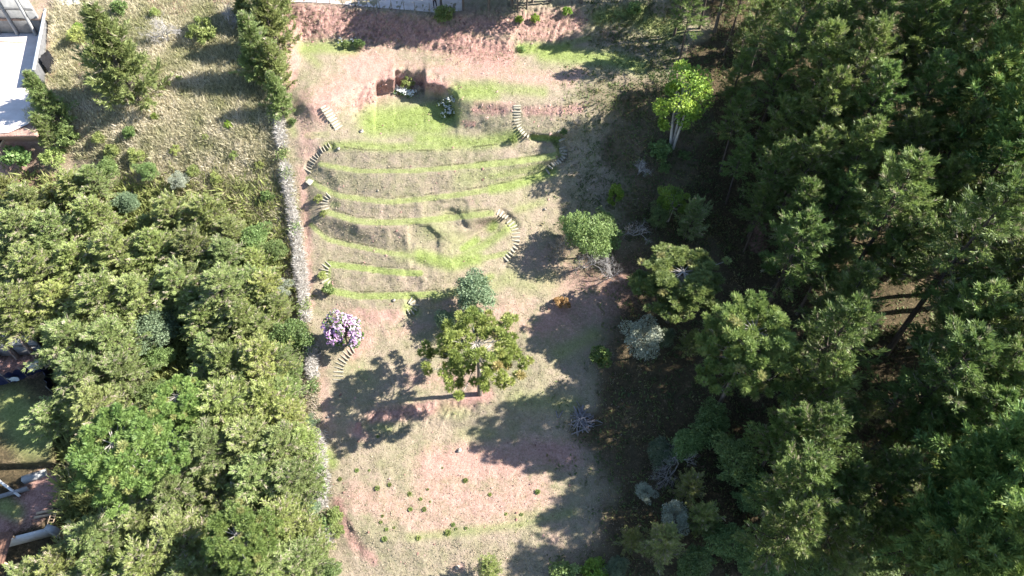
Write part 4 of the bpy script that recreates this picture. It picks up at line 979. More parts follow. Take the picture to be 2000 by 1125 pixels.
for k, (s0, w0, n0) in enumerate(((0.06, .8, 420), (0.155, .5, 260), (0.20, .45, 220), (0.33, .5, 160), (0.52, .6, 320), (0.61, .6, 320), (0.70, .5, 260), (0.90, .5, 260), (0.97, .7, 320))):
    b = MB(); q0 = hpt(np.array([s0 * cum[-1]]))[0] - hp[-1]
    ps = q0 + rs.normal(size=(n0, 3)) * np.array([0.3, w0 * 0.8, 0.22]) + UPZ * 0.95
    b.kites(ps, rs.normal(size=(n0, 3)) + UPZ * 0.5, 0.2, 0.11, rs, np.clip(rs.rand(n0), 0, .9))
    o = link('leafy_patch', b.mesh('leafy_patch', M_BROAD), hroot); o['kind'] = 'stuff'

# ------------------------------------------------------------------ grasses and undergrowth (uncountable)
M_DRYG = leaf_mat('dry_field_grass', (0.21, 0.235, 0.08), (0.60, 0.55, 0.37), (0.68, 0.62, 0.48), 0.45, 0.8)
M_LAWN = leaf_mat('green_lawn_blade', (0.14, 0.20, 0.03), (0.30, 0.37, 0.11), (0.38, 0.36, 0.17), 0.35, 0.8)
M_LAWND = leaf_mat('dry_lawn_blade', (0.23, 0.19, 0.12), (0.46, 0.385, 0.27), (0.47, 0.36, 0.28), 0.3, 0.85)
M_UNDER = leaf_mat('undergrowth_leaf', (0.03, 0.055, 0.018), (0.13, 0.16, 0.05), (0.22, 0.15, 0.08), 0.3, 0.7)
def grass(name, label, mat, n_, prob, box, blades, L0, L1, w, seed, spread=0.16, up=1.0, tmax=0.88):
    rg = np.random.RandomState(seed)
    px = rg.uniform(box[0], box[2], n_); py = rg.uniform(box[1], box[3], n_)
    k = rg.rand(n_) < prob(px, py)
    px, py = px[k], py[k]; g = gpos(px, py); m = len(px)
    tl = 0.75 * vnoise(px / 26, py / 26, seed + 1) - 0.12 + 0.3 * rg.rand(m)
    c = np.repeat(g, blades, 0) + rg.normal(size=(m * blades, 3)) * np.array([spread, spread, 0.01])
    sz = np.repeat(0.7 + 0.6 * rg.rand(m), blades)
    d = rg.normal(size=(m * blades, 3)) * 0.55 + UPZ * up
    b = MB(); b.kites(c - UPZ * 0.03, d, (L0 + (L1 - L0) * rg.rand(m * blades)) * sz, w, rg, np.clip(np.repeat(tl, blades) + 0.3 * rg.rand(m * blades), 0, tmax))
    return stuff(link(name, b.mesh(name, mat)), label, 'grass')
FIELDP = [(100, -40), (545, -40), (535, 180), (556, 330), (585, 470), (420, 440), (300, 345), (130, 300), (60, 220), (110, 110)]
grass('dry_field_grass', 'tall dry tussock grass covering the upper left field', M_DRYG, 30000, lambda x, y: soft_poly(x, y, FIELDP, 25), (40, -50, 600, 480), 6, 0.30, 0.75, 0.055, 41)
grass('green_lawn_grass', 'short green grass along the terrace treads and platform', M_LAWN, 40000, lambda x, y: np.clip(fval(green, x, y) - 0.25, 0, 1) ** 1.2, (540, 70, 1280, 1120), 4, 0.07, 0.18, 0.05, 43, 0.10)
grass('dry_lawn_grass', 'short dry grass on the terrace banks and lower field', M_LAWND, 60000, lambda x, y: np.clip(1 - fval(soil, x, y) - fval(red, x, y) - fval(green, x, y) - fval(litter_shade, x, y), 0, 1) * ((x > 560) & (y > 60)), (560, 70, 1280, 1125), 3, 0.06, 0.15, 0.05, 45, 0.09)
grass('bank_weeds', 'sparse weeds and dead stalks on the red banks', M_DRYG, 5000, lambda x, y: 0.55 * fval(red, x, y) * (y < 120), (550, 5, 1280, 120), 5, 0.15, 0.4, 0.04, 47)
grass('forest_undergrowth', 'low undergrowth on the shaded ground of the right wood', M_UNDER, 16000, lambda x, y: np.clip(fval(litter_shade, x, y), 0, 1) * np.where(vnoise(x / 40, y / 40, 51) > 0.45, 0.9, 0.35), (1060, -40, 2050, 1130), 6, 0.18, 0.5, 0.09, 49, 0.22, 0.7)
grass('hedge_side_weeds', 'green and dry weeds growing along the foot of hedge', M_DRYG, 5000, lambda x, y: (np.abs(x - np.interp(y, [p[1] for p in HP], [p[0] for p in HP]) + 14) < 22) * 0.8, (500, 190, 660, 1120), 6, 0.2, 0.5, 0.06, 53)
grass('shade_weeds', 'green weeds on the shaded right bank below the road', M_UNDER, 12000, lambda x, y: np.maximum(soft_poly(x, y, [(1150, 10), (1330, -10), (1340, 200), (1270, 190), (1250, 120), (1160, 80)], 30), 0.4 * soft_poly(x, y, [(1110, 140), (1400, 100), (1420, 500), (1120, 420)], 40)), (1080, -20, 1430, 520), 6, 0.15, 0.4, 0.09, 55, 0.2, 0.8)
grass('left_undergrowth', 'dark undergrowth between the trunks of the left wood', leaf_mat('left_wood_shrub_leaf', (0.10, 0.13, 0.04), (0.26, 0.30, 0.10), (0.34, 0.28, 0.18), 0.5, 0.7), 13000, lambda x, y: (1 - ss(520, 600, x)) * ss(320, 400, y) * ((x > 120) | (y < 620)) * 0.9, (0, 300, 640, 1125), 7, 0.5, 1.5, 0.13, 57, 0.25, 0.7)
grass('scattered_specks', 'tiny dark weed specks scattered over terraces and field', M_UNDER, 5200, lambda x, y: np.where((fval(litter_shade, x, y) < 0.3) & (x > 585), 0.25 + 0.5 * (y > 850), 0), (585, 180, 1200, 1115), 4, 0.05, 0.12, 0.045, 59, 0.06, 0.6)
rg = np.random.RandomState(61)
ex, ey = [], []
for nm_, x0, x1 in (('T1i', 648, 860), ('T2i', 640, 830), ('T3i', 610, 800), ('T4i', 640, 960), ('T5i', 602, 1075), ('T6i', 626, 1075), ('T7', 650, 1000)):
    xs_ = rg.uniform(x0, x1, int((x1 - x0) * 2.2)); ex.append(xs_); ey.append(lpy(NAMES.index(nm_), xs_) - rg.rand(len(xs_)) * 2.5)
ex = np.concatenate(ex); ey = np.concatenate(ey); keep = vnoise(ex / 20, ey / 20, 71) > 0.42; ex, ey = ex[keep], ey[keep]
g = gpos(ex, ey); c = np.repeat(g, 4, 0) + rg.normal(size=(4 * len(g), 3)) * np.array([0.06, 0.03, 0.01])
b = MB(); b.kites(c, rg.normal(size=c.shape) * 0.5 + UPZ, 0.03 + 0.055 * rg.rand(len(c)), 0.03, rg, np.clip(rg.rand(len(c)), 0, .9))
stuff(link('terrace_edge_grass', b.mesh('terrace_edge_grass', leaf_mat('dark_edge_grass', (0.19, 0.20, 0.085), (0.36, 0.36, 0.17), None, 0.3, 0.8))), 'dark grass fringe at the foot of each terrace bank', 'grass')

# ------------------------------------------------------------------ small tufts dotted on the lower field
TUFTS = [(697, 919, .34), (721, 919, .2), (664, 936, .3), (737, 954, .42), (761, 947, .34), (800, 965, .42), (822, 975, .26), (836, 956, .2), (840, 980, .2), (802, 995, .32), (829, 995, .32), (747, 1008, .24),
         (744, 1020, .24), (755, 1034, .32), (770, 1031, .2), (751, 1053, .46), (817, 1051, .42), (875, 1041, .42), (885, 1025, .38), (891, 1033, .2), (910, 1032, .24), (909, 939, .4), (957, 966, .34), (1050, 961, .4), (1018, 1005, .22), (864, 914, .18), (988, 1004, .24), (738, 853, .3)]
TUFTS.sort()
M_TUFT = leaf_mat('low_tuft_leaf', (0.12, 0.17, 0.04), (0.27, 0.33, 0.10), (0.34, 0.34, 0.15), 0.4)
tm = []
for k in range(3):
    rk = np.random.RandomState(200 + k); fo = MB(); n0 = 260
    d = rk.normal(size=(n0, 3)); d[:, 2] = np.abs(d[:, 2]) * 0.9; d /= np.linalg.norm(d, axis=1)[:, None]
    fo.kites(d * (0.25 + 0.6 * rk.rand(n0))[:, None] * np.array([1, 1, 0.75]), d + rk.normal(size=(n0, 3)) * 0.4, 0.42, 0.2, rk, np.clip(rk.rand(n0), 0, .9))
    stm = MB()
    for j in range(6):
        e_ = rk.normal(size=3) * 0.35; e_[2] = 0.55
        stm.tube([(0, 0, -0.15), e_ * 0.5, e_], [0.05, 0.04, 0.02], 3)
    tm.append((fo.mesh('tuft_leaves', M_TUFT), stm.mesh('tuft_stem', M_BARK)))
for k, (x, y, r) in enumerate(TUFTS):
    P = at(x, y); o = empty('shrub_tuft', P, rg.rand() * 6, r * rg.uniform(0.5, 0.72))
    tag(o, 'low green tuft dotted on the bare lower field, %s from the left' % ORD[k], 'tuft', 'tufts on the lower field')
    c = link('leaves', tm[k % 3 if r < .3 else k % 2][0], o); c['kind'] = 'stuff'
    c = link('stem', tm[k % 3][1], o); c['kind'] = 'stuff'

# ------------------------------------------------------------------ lilies in the earth cut and beside the bank
def lilies(pts_, label, n_lf, n_fl):
    P = np.array([at(x, y) for x, y in pts_]); c = P.mean(0)
    root = empty('white_lilies', c); tag(root, label, 'flowers', 'white flower clumps')
    k = rg.randint(0, len(P), n_lf); lf = MB(); fb = MB()
    lf.kites(P[k] - c + rg.normal(size=(n_lf, 3)) * np.array([.3, .25, .05]), rg.normal(size=(n_lf, 3)) * 0.6 + UPZ, 0.45, 0.14, rg, np.clip(rg.rand(n_lf), 0, .9))
    k = rg.randint(0, len(P), n_fl)
    q = P[k] - c + rg.normal(size=(n_fl, 3)) * np.array([.3, .25, .05]) + UPZ * 0.45
    fb.kites(np.repeat(q, 3, 0), rg.normal(size=(3 * n_fl, 3)) + UPZ * 0.6, 0.16, 0.16, rg, rg.rand(3 * n_fl))
    o = link('leaves', lf.mesh('lily_leaves', M_BROAD), root); o['kind'] = 'stuff'
    o = link('blooms', fb.mesh('lily_blooms', M_WHITEF), root); o['kind'] = 'stuff'
lilies([(772, 178), (780, 182), (788, 184), (796, 186), (803, 188), (790, 180)], 'white lilies on the floor of the earth cut', 200, 110)
lilies([(866, 208), (872, 200), (876, 214), (880, 222), (878, 206), (884, 200), (874, 228)], 'white lilies in the shadow of the cut right wall', 200, 90)
lilies([(672, 88), (680, 86), (690, 84)], 'few white flowers beside the bright bank plant', 40, 18)

# ------------------------------------------------------------------ stones
def stone_mesh(k):
    rk = np.random.RandomState(300 + k); b = MB(); v = []
    for i in range(5):
        for j in range(7):
            th = math.pi * (i + 0.5) / 5; ph = 2 * math.pi * j / 7
            v.append(np.array([math.sin(th) * math.cos(ph), math.sin(th) * math.sin(ph), 0.6 * math.cos(th)]) * rk.uniform(0.8, 1.15))
    f = [(i * 7 + j, i * 7 + (j + 1) % 7, (i + 1) * 7 + (j + 1) % 7, (i + 1) * 7 + j) for i in range(4) for j in range(7)]
    b.add(v, [(0, j, j + 1) for j in range(1, 6)] + [(28, 28 + j + 1, 28 + j) for j in range(1, 6)], f); return b.mesh('stone', M_STONE)
SM = [stone_mesh(k) for k in range(3)]
for k, (x, y, r, lb) in enumerate(((1064, 409, .2, 'pale stone on the grass right of the middle terraces'), (706, 257, .26, 'white stone on the green lawn platform'), (661, 291, .26, 'pale stone at the head of the overgrown steps'), (769, 587, .22, 'pale clod on the lowest terrace edge'),
                                   (897, 880, .28, 'pale grey stone at the top of the bare pink field'), (738, 372, .14, 'small pale stone on the second terrace bank'), (640, 815, .16, 'small stone beside the hedge above lower field'), (893, 1108, .22, 'round earth clod at the bottom field edge'), (625, 690, .15, 'small stone left of thin steps'))):
    P = at(x, y); o = link('stone', SM[k % 3], None, P + np.array([0, 0, r * 0.2]), (0.2, 0.1, k), (r, r * 0.8, r)); tag(o, lb, 'stone', 'loose stones')

rc = np.random.RandomState(88); n_ = 9000
cx, cy = rc.uniform(550, 1250, n_), rc.uniform(8, 250, n_); k_ = rc.rand(n_) < fval(red, cx, cy) * 0.9; cx, cy = cx[k_], cy[k_]
ex_, ey_ = rc.uniform(590, 1120, 1500), rc.uniform(110, 1110, 1500); k_ = rc.rand(1500) < 0.25 + 0.7 * fval(soil, ex_, ey_); cx = np.concatenate([cx, ex_[k_]]); cy = np.concatenate([cy, ey_[k_]])
g = gpos(cx, cy); m_ = len(g); sz = 0.035 + 0.13 * rc.rand(m_) ** 3
tet = np.array([(1, 0, -.3), (-.5, .87, -.3), (-.5, -.87, -.3), (0.1, 0.1, .9), (.7, .6, .35)])
v = (tet[None] + rc.normal(size=(m_, 5, 3)) * 0.25) * sz[:, None, None] + g[:, None, :]
f = np.array([(0, 4, 3), (4, 1, 3), (1, 2, 3), (2, 0, 3), (0, 1, 4)])
b = MB(); b.add(v.reshape(-1, 3), (f[None] + (np.arange(m_) * 5)[:, None, None]).reshape(-1, 3), None, np.repeat(rc.rand(m_), 5))
stuff(link('loose_clods', b.mesh('loose_clods', leaf_mat('red_earth_clod', (0.19, 0.09, 0.07), (0.48, 0.30, 0.25), None, 0.0, 0.95))), 'loose red earth clods strewn over banks and bare soil', 'clods')

# ------------------------------------------------------------------ cut branch pile in the shade
P = at(1138, 822); root = empty('branch_pile', P); tag(root, 'pile of cut grey branches lying in the tree shade', 'wood pile')
for k in range(44):
    a = rg.rand() * 6.28; L_ = rg.uniform(0.9, 2.3); rr = abs(rg.normal()) * 0.45
    c = np.array([math.cos(a) * rr, math.sin(a) * rr, 0.08 + 0.5 * max(0, 1 - rr) * rg.rand()]); th = rg.rand() * 6.28
    d = np.array([math.cos(th), math.sin(th), rg.normal() * 0.13]) * L_ * 0.5
    g1 = ground(P[0] + c[0] + d[0], P[1] + c[1] + d[1]) - P[2]; g0 = ground(P[0] + c[0] - d[0], P[1] + c[1] - d[1]) - P[2]
    b = MB(); r0 = rg.uniform(0.025, 0.075)
    b.tube([c - d + UPZ * g0, c + rg.normal(size=3) * 0.05 + UPZ * 0.5 * (g0 + g1), c + d + UPZ * g1], [r0, r0 * 0.9, r0 * 0.7], 6, cap=True)
    link('branch', b.mesh('branch', M_LOG), root)
for k, (x0, y0, x1, y1, lb) in enumerate(((1086, 803, 1089, 817, 'left one of two loose sticks by the branch pile'), (1099, 803, 1091, 817, 'right one of two loose sticks by the branch pile'), (1164, 821, 1177, 827, 'loose stick right of the branch pile'))):
    p0, p1 = at(x0, y0), at(x1, y1); b = MB(); b.tube([p0 - p0 + UPZ * 0.06, 0.5 * (p1 - p0) + UPZ * 0.09, p1 - p0 + UPZ * 0.06], [0.06, 0.055, 0.04], 6, cap=True)
    tag(link('stick', b.mesh('stick', M_LOG), None, p0), lb, 'stick', 'loose sticks')
fb_ = plant('bare_1', 'fallen_branch', 1322, 905, 'fallen pale leafless branches in the deep shade', 'branch', scale=1.25, base=True)
fb_.rotation_euler = (math.radians(18), math.radians(-62), 0)

# ------------------------------------------------------------------ road, fences and the person on it
rx = np.linspace(540, 905, 60); b = MB(); rv = []
for x in rx:
    j = float(np.interp(x, [a for a, _ in LINES[NAMES.index('J')][1]], [q_ for _, q_ in LINES[NAMES.index('J')][1]]))
    for t in (0.0, 0.25, 0.5, 0.75, 1.0): rv.append((x, (j - 6) * (1 - t) + (-58) * t))
rv = np.array(rv); g = gpos(rv[:, 0], rv[:, 1]); g[:, 2] += 0.03
b.add(g, None, [(i * 5 + j, (i + 1) * 5 + j, (i + 1) * 5 + j + 1, i * 5 + j + 1) for i in range(59) for j in range(4)])
M_ROAD = rough_mat('pale_dirt_road', (0.46, 0.38, 0.34), (0.62, 0.54, 0.50), 1.4, 0.95, 0.3)
structure(link('road', b.mesh('road', M_ROAD, True)), 'pale dirt road along the top of the red bank', 'road')
def fence(pts_, h, label, r=0.045, wires=(0.35, 0.75, 1.1), grp=None):
    P = [at(x, y) for x, y in pts_]; root = empty('wire_fence', P[0]); tag(root, label, 'fence', grp)
    pm = MB(); pm.tube([(0, 0, -0.2), (0, 0, h * 0.5), (0, 0, h)], [r, r * 0.95, r * 0.9], 6, cap=True); me = pm.mesh('post', M_POST)
    for p_ in P:
        o = link('post', me, root, p_ - P[0], (rg.normal() * 0.04, rg.normal() * 0.04, 0), (1, 1, rg.uniform(0.92, 1.08)))
    for wz in wires:
        w_ = MB(); w_.tube([p_ - P[0] + UPZ * wz for p_ in P], 0.008, 3); link('wire', w_.mesh('wire', M_WIRE), root)
fence([(570, 1), (594, 3), (619, 5), (645, 7), (669, 10), (695, 12), (718, 14), (742, 17), (766, 19), (790, 21), (812, 24), (840, 27)], 1.3, 'thin wire fence with posts along the pale road')
fence([(1100 + 6.2 * i, 7 - 0.17 * i) for i in range(28)], 0.95, 'low fence of closely set stakes on the upper right', 0.04, (0.5, 0.8))

M_SKIN = rough_mat('skin', (0.36, 0.21, 0.15), (0.42, 0.26, 0.19), 20, 0.6, 0.05)
M_TROU = rough_mat('dark_trousers', (0.014, 0.013, 0.022), (0.03, 0.028, 0.045), 12, 0.9, 0.3)
M_SHIRT = rough_mat('dark_shirt', (0.02, 0.018, 0.035), (0.05, 0.045, 0.07), 12, 0.9, 0.3)
M_HAIR = rough_mat('dark_hair', (0.01, 0.008, 0.007), (0.03, 0.022, 0.018), 30, 0.6, 0.3)
def skin(name, vs_, es, rad, mat, parent, sub=2, root=0):
    me = bpy.data.meshes.new(name); me.from_pydata(vs_, es, []); me.materials.append(mat)
    o = link(name, me, parent)
    sk = o.modifiers.new('skin', 'SKIN'); sk.use_smooth_shade = True
    lay = me.skin_vertices[0] if me.skin_vertices else None
    if lay is None:
        import bmesh
        bm = bmesh.new(); bm.from_mesh(me); bm.verts.layers.skin.verify(); bm.to_mesh(me); bm.free(); lay = me.skin_vertices[0]
    for i, r in enumerate(rad): lay.data[i].radius = (r, r) if np.ndim(r) == 0 else r
    lay.data[root].use_root = True
    sb = o.modifiers.new('sub', 'SUBSURF'); sb.levels = sub; sb.render_levels = sub
    return o
P = at(850, 14); person = empty('person', P, 0.2); tag(person, 'person in dark clothes standing on the road at top edge', 'person')
J_ = [(0, 0, .95), (0, 0, 1.18), (0, 0, 1.42), (0, -.01, 1.52), (0, -.02, 1.60), (0, -.02, 1.70), (.10, 0, .90), (.13, -.01, .50), (.15, .02, .09), (.16, -.14, .04), (-.10, 0, .90), (-.13, -.02, .50), (-.15, .02, .09), (-.16, -.14, .04),
      (.19, 0, 1.40), (.25, .02, 1.12), (.27, -.06, .88), (-.19, 0, 1.40), (-.25, .02, 1.12), (-.27, -.06, .88)]
E_ = [(0, 1), (1, 2), (2, 3), (3, 4), (4, 5), (0, 6), (6, 7), (7, 8), (8, 9), (0, 10), (10, 11), (11, 12), (12, 13), (2, 14), (14, 15), (15, 16), (2, 17), (17, 18), (18, 19)]
R_ = [(.14, .10), (.13, .09), (.14, .09), .055, .085, .09, .085, .058, .042, .035, .085, .058, .042, .035, .058, .042, .032, .058, .042, .032]
body = skin('body', J_, E_, R_, M_SKIN, person)
for sx in (-1, 1):
    for k in range(4): skin('finger', [(sx * .27 + (k - 1.5) * .016, -.065, .86), (sx * .272 + (k - 1.5) * .018, -.085, .80 + .008 * abs(k - 1.5)), (sx * .272 + (k - 1.5) * .017, -.10, .765 + .01 * abs(k - 1.5))], [(0, 1), (1, 2)], [.009, .008, .007], M_SKIN, body, 1)
    skin('thumb', [(sx * .255, -.075, .86), (sx * .235, -.105, .83), (sx * .232, -.118, .805)], [(0, 1), (1, 2)], [.011, .009, .008], M_SKIN, body, 1)
skin('trousers', [(0, 0, 1.0), (0, 0, .92), (.10, 0, .86), (.13, -.01, .50), (.15, .02, .10), (-.10, 0, .86), (-.13, -.02, .50), (-.15, .02, .10)], [(0, 1), (1, 2), (2, 3), (3, 4), (1, 5), (5, 6), (6, 7)], [(.16, .12), (.165, .125), .105, .08, .07, .105, .08, .07], M_TROU, person)
skin('shirt', [(0, 0, .96), (0, 0, 1.2), (0, 0, 1.43), (.20, 0, 1.41), (.25, .02, 1.14), (-.20, 0, 1.41), (-.25, .02, 1.14)], [(0, 1), (1, 2), (2, 3), (3, 4), (2, 5), (5, 6)], [(.165, .125), (.155, .115), (.15, .105), .075, .06, .075, .06], M_SHIRT, person)
skin('hair', [(0, .03, 1.64), (0, .02, 1.73)], [(0, 1)], [.09, .085], M_HAIR, person, 2)
for sx in (-1, 1): skin('shoe', [(sx * .15, .05, .045), (sx * .16, -.18, .04)], [(0, 1)], [.05, .045], M_BLACK, person, 1)
skin('nose', [(0, -.11, 1.655), (0, -.125, 1.635)], [(0, 1)], [.012, .016], M_SKIN, body, 1)

# ------------------------------------------------------------------ building plots on the far left
def slab(name, p0, p1, h, th, mat, parent=None, z0=-0.3, origin=None, cap=None):
    """upright wall piece from p0 to p1 (world), h high, th thick"""
    o0 = p0 if origin is None else origin
    d = p1[:2] - p0[:2]; L_ = np.linalg.norm(d); d /= L_; nn = np.array([-d[1], d[0]]) * th * 0.5
    b = MB(); v = []
    for z_ in (0, 1):
        for (q, s) in ((p0, 1), (p0, -1), (p1, -1), (p1, 1)):
            v.append((q[0] + s * nn[0] - o0[0], q[1] + s * nn[1] - o0[1], (q[2] + (h if z_ else z0)) - o0[2]))
    b.add(v, None, [(0, 1, 2, 3), (7, 6, 5, 4), (0, 4, 5, 1), (1, 5, 6, 2), (2, 6, 7, 3), (3, 7, 4, 0)])
    return link(name, b.mesh(name, mat), parent, o0 if parent is None else (0, 0, 0))
def lift(p_, z_): q_ = np.array(p_, float); q_[2] = z_; return q_
def retaining(pa, pb, h, npil, label, zy, pil=0.2, mat=None):
    p0, p1 = at_z(pa[0], pa[1], zy), at_z(pb[0], pb[1], zy)
    root = empty('retaining_wall', p0); tag(root, label, 'wall', None)
    slab('wall_face', p0, p1, h, 0.25, mat or M_CONC, root, -0.5, p0)
    slab('coping', lift(p0, zy + h), lift(p1, zy + h), 0.12, 0.36, M_CONC, root, 0.0, p0)
    mid_ = 0.5
    slab('tie_beam', lift(p0 + (0, -0.16, 0), zy + h * mid_), lift(p1 + (0, -0.16, 0), zy + h * mid_), 0.22, 0.10, M_CONCD, root, 0.0, p0)
    for i in range(npil):
        f = (i + 0.5) / npil; q = p0 + (p1 - p0) * f
        b = MB(); v = []
        for (zz, dep) in ((-0.4, 0.55), (h * 0.5, 0.42), (h * 0.98, 0.30)):
            for sx, sy in ((-1, 0), (1, 0), (1, -1), (-1, -1)): v.append((q[0] - p0[0] + sx * pil * 0.5, q[1] - p0[1] - 0.10 + sy * dep, zz))
        b.add(v, None, [(i_ * 4 + j, i_ * 4 + (j + 1) % 4, i_ * 4 + 4 + (j + 1) % 4, i_ * 4 + 4 + j) for i_ in range(2) for j in range(4)] + [(8, 9, 10, 11)])
        link('buttress', b.mesh('buttress', M_CONC if h > 4 else M_RUST), root)
    return p0, p1
# upper yard
yp = np.array([(-60, 66), (86, 69), (80, 130), (77, 205), (58, 245), (20, 262), (-60, 268)], float)
yc = at_z(20, 160, ZY1); g = at_z(yp[:, 0], yp[:, 1], np.full(len(yp), ZY1)) + UPZ * 0.2
b = MB(); b.add(np.concatenate([g, [yc + UPZ * 0.2]]), [(i, (i + 1) % 7, 7) for i in range(7)])
structure(link('yard_slab', b.mesh('yard_slab', rough_mat('pale_yard_floor', (0.52, 0.46, 0.43), (0.66, 0.60, 0.57), 0.8, 0.95, 0.3))), 'pale bare yard floor below the tall retaining wall', 'yard')
retaining((-120, 62), (94, 68), 6.2, 6, 'tall concrete retaining wall with buttresses above the bare yard', ZY1)
pw0, pw1 = at_z(88, 172, ZY1), at_z(108, 40, ZY1); pw2 = at_z(116, -30, ZY1 + 0.6)
root = empty('boundary_wall', pw0); tag(root, 'grey boundary wall with white coping right of the bare yard', 'wall')
slab('wall_body', pw0, lift(pw2, pw0[2]), 2.2, 0.18, M_CONCD, root, -0.6, pw0)
slab('coping', lift(pw0, pw0[2] + 2.2), lift(pw2, pw0[2] + 2.2), 0.10, 0.28, M_WHITE, root, 0.0, pw0)
P = at(97, 132, 0.0); b = MB(); rk = np.random.RandomState(5); v = []; nx, ny = 7, 9
for j in range(ny):
    for i in range(nx): v.append((0.22 + 0.05 * rk.normal() + 0.15 * (1 - j / (ny - 1)), (i / (nx - 1) - 0.5) * 1.9, j / (ny - 1) * 1.7 + 0.08 * rk.normal()))
vb = [(a - 0.06, c, d) for a, c, d in v]
fq = [(j * nx + i, j * nx + i + 1, (j + 1) * nx + i + 1, (j + 1) * nx + i) for j in range(ny - 1) for i in range(nx - 1)]
b.add(v + vb, None, fq + [tuple(x + nx * ny for x in q_[::-1]) for q_ in fq]); tag(link('black_tarp', b.mesh('black_tarp', M_BLACK, True), None, P - UPZ * 0.1), 'crumpled black tarp hung on the grey boundary wall', 'tarp')
p0, p1 = at_z(-60, 81, ZY1), at_z(50, 87, ZY1); b = MB(); b.tube([(0, 0, .14), (p1 - p0) * 0.5 + UPZ * .15, p1 - p0 + UPZ * .14], .14, 10, cap=True); tag(link('clay_pipe', b.mesh('clay_pipe', M_PIPE, True), None, p0), 'reddish pipe lying across the bare yard', 'pipe')
root = empty('paving', at(112, 6)); tag(root, 'row of white paving panels at the top left edge', 'paving'); rp = np.array(root.location)
for k in range(3):
    a0, a1, a2, a3 = at(112 + 16 * k, 10), at(126.5 + 16 * k, 9), at(121.5 + 16 * k, -14), at(107 + 16 * k, -13)
    b = MB(); q = np.array([a0, a1, a2, a3]) - rp; b.add(np.concatenate([q - UPZ * .1, q + UPZ * .14]), None, [(4, 5, 6, 7), (0, 1, 5, 4), (1, 2, 6, 5), (2, 3, 7, 6), (3, 0, 4, 7)]); link('panel', b.mesh('panel', M_WHITE), root)
# dark shelter at the yard's lower corner
P = at(-2, 300); root = empty('shelter', P); tag(root, 'dark shelter with plank roof edge below the bare yard', 'shelter')
for k in range(4):
    b = MB(); b.box(-1.6 + 0.02, 1.3, -1.1 + 0.62 * k, -0.55 + 0.62 * k, 1.55 + 0.07 * k, 1.62 + 0.07 * k); link('roof_sheet', b.mesh('roof_sheet', M_BLACK), root)
for sx, sy in ((-1.4, -0.9), (1.15, -0.9), (-1.4, 1.1), (1.15, 1.1)):
    b = MB(); b.box(sx - .06, sx + .06, sy - .06, sy + .06, -0.4, 1.6); link('post', b.mesh('post', M_WOOD), root)
b = MB(); b.box(1.31, 1.39, -1.2, 1.5, 1.50, 1.70); link('fascia', b.mesh('fascia', M_WOOD), root)
# middle plot
retaining((-90, 694), (92, 690), 2.9, 5, 'low concrete retaining wall with rusty buttresses in the left wood', ZY2)
tp = [at_z(-60, 762, ZY2), at_z(20, 748, ZY2), at_z(55, 736, ZY2), at_z(88, 722, ZY2), at_z(98, 735, ZY2), at_z(108, 772, ZY2)]
root = empty('tarp_fence', tp[0]); tag(root, 'navy tarp fence with pale patches around the left lawn', 'tarp fence')
rk = np.random.RandomState(8)
for k in range(5):
    n_ = 8; q0, q1 = tp[k] - tp[0], tp[k + 1] - tp[0]; v = []
    dn = unit(np.array([-(q1 - q0)[1], (q1 - q0)[0], 0]))
    for i in range(n_):
        for j in range(4): v.append(q0 + (q1 - q0) * i / (n_ - 1) + UPZ * (-0.1 + 1.5 * j / 3) + dn * (0.12 * math.sin(i * 2.1 + j) + rk.normal() * 0.04))
    v = np.array(v); f = [(i * 4 + j, (i + 1) * 4 + j, (i + 1) * 4 + j + 1, i * 4 + j + 1) for i in range(n_ - 1) for j in range(3)]
    b = MB(); b.add(np.concatenate([v, v + dn * 0.02]), None, f + [tuple(x + len(v) for x in q_[::-1]) for q_ in f]); link('tarp_sheet', b.mesh('tarp_sheet', M_TARP, True), root)
for q in tp:
    b = MB(); b.tube([q - tp[0] - UPZ * .3, q - tp[0] + UPZ * 0.8, q - tp[0] + UPZ * 1.65], .05, 6, cap=True); link('post', b.mesh('post', M_POST), root)
for (x0, y0, x1, y1, nm, zz) in ((30, 746, 46, 742, 'pale_patch', 1.0), (72, 728, 96, 716, 'crumpled_sheet', 1.5)):
    q0, q1 = at_z(x0, y0, ZY2) - tp[0], at_z(x1, y1, ZY2) - tp[0]; v = []
    for i in range(6):
        for j in range(5): v.append(q0 + (q1 - q0) * i / 5 + np.array([0, -0.22 - 0.12 * j / 4, zz * (0.25 + 0.75 * j / 4) + 0.2]) + rk.normal(size=3) * 0.05)
    v = np.array(v); f = [(i * 5 + j, (i + 1) * 5 + j, (i + 1) * 5 + j + 1, i * 5 + j + 1) for i in range(5) for j in range(4)]
    b = MB(); b.add(np.concatenate([v, v + np.array([0, -0.03, 0])]), None, [q_[::-1] for q_ in f] + [tuple(x + 30 for x in q_) for q_ in f]); link(nm, b.mesh(nm, M_SHEET, True), root)
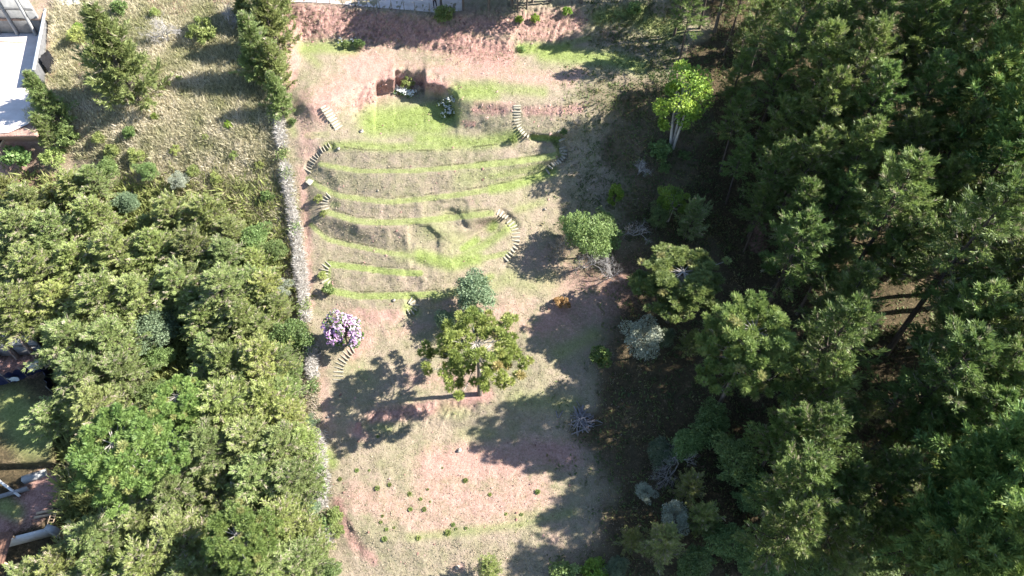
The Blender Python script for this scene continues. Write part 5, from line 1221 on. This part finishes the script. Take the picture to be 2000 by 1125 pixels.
# lower plot: footing beams, pole, planks, ladder
def beam(pa, pb, h, th, mat, name, label, cat, zy, grp=None):
    o = slab(name, at_z(pa[0], pa[1], zy), at_z(pb[0], pb[1], zy), h, th, mat); tag(o, label, cat, grp); return o
beam((48, 940), (96, 925), 0.55, 0.5, M_CONC, 'concrete_beam', 'short grey concrete beam at the red building plot', 'beam', ZY3)
beam((-60, 990), (56, 955), 0.35, 0.22, M_CONC, 'kerb_wall', 'low white kerb wall beside the red building plot', 'wall', ZY3)
beam((-60, 1082), (104, 1040), 0.8, 0.28, M_WHITE, 'kerb_wall', 'white-topped wall at the lower edge of red plot', 'wall', ZY3)
beam((106, 1040), (124, 1046), 1.4, 0.5, M_CONC, 'concrete_block', 'grey concrete block ending the white-topped wall', 'block', ZY3)
p0, p1 = at_z(-20, 925, ZY3), at_z(40, 970, ZY3); b = MB(); b.tube([UPZ * .9, (p1 - p0) * .5 + UPZ * .55, p1 - p0 + UPZ * .1], .11, 8, cap=True); tag(link('white_pole', b.mesh('white_pole', M_WHITE, True), None, p0), 'white pole leaning over the low kerb wall', 'pole')
for k, (x0, y0, x1, y1, lb) in enumerate(((72, 1004, 104, 997, 'upper raw plank lying on the red plot'), (68, 1012, 100, 1006, 'lower raw plank lying on the red plot'))):
    o = slab('plank', at_z(x0, y0, ZY3), at_z(x1, y1, ZY3), 0.08, 0.22, M_WOOD, None, 0.0); o.location.z += 0.06; tag(o, lb, 'plank', 'planks on the red plot')
q0, q1 = at_z(98, 1030, ZY3), at_z(114, 998, ZY3); root = empty('ladder', q0); tag(root, 'wooden ladder lying beside the red plot', 'ladder')
dv = unit(q1 - q0); sd = np.array([-dv[1], dv[0], 0]); Ld = np.linalg.norm(q1 - q0)
for s in (-1, 1):
    b = MB(); b.tube([sd * s * .22 + UPZ * .15, dv * Ld + sd * s * .22 + UPZ * .55], .04, 5, cap=True); link('rail', b.mesh('rail', M_WOOD), root)
for i in range(6):
    f = (i + 0.5) / 6; b = MB(); b.tube([dv * Ld * f - sd * .24 + UPZ * (.15 + .4 * f), dv * Ld * f + sd * .24 + UPZ * (.15 + .4 * f)], .03, 5, cap=True); link('rung', b.mesh('rung', M_WOOD), root)
P = at(5, 1085); root = empty('roof_shed', P); tag(root, 'rusty corrugated shed roof in the bottom left corner', 'shed')
b = MB(); xs = np.linspace(-1.6, 1.6, 49); v = []
for i, x in enumerate(xs):
    for y_ in (-1.2, 1.2): v.append((x, y_, 1.9 + 0.2 * y_ + 0.035 * math.sin(i * 1.57)))
v = np.array(v); f = [(2 * i, 2 * i + 2, 2 * i + 3, 2 * i + 1) for i in range(48)]
b.add(np.concatenate([v, v - UPZ * 0.02]), None, f + [tuple(x + 98 for x in q_[::-1]) for q_ in f]); link('roof', b.mesh('roof', M_ROOF), root)
for sx, sy in ((-1.4, -1), (1.4, -1), (-1.4, 1), (1.4, 1)):
    b = MB(); b.box(sx - .07, sx + .07, sy - .07, sy + .07, -0.5, 1.88 + 0.2 * sy); link('post', b.mesh('post', M_WOOD), root)
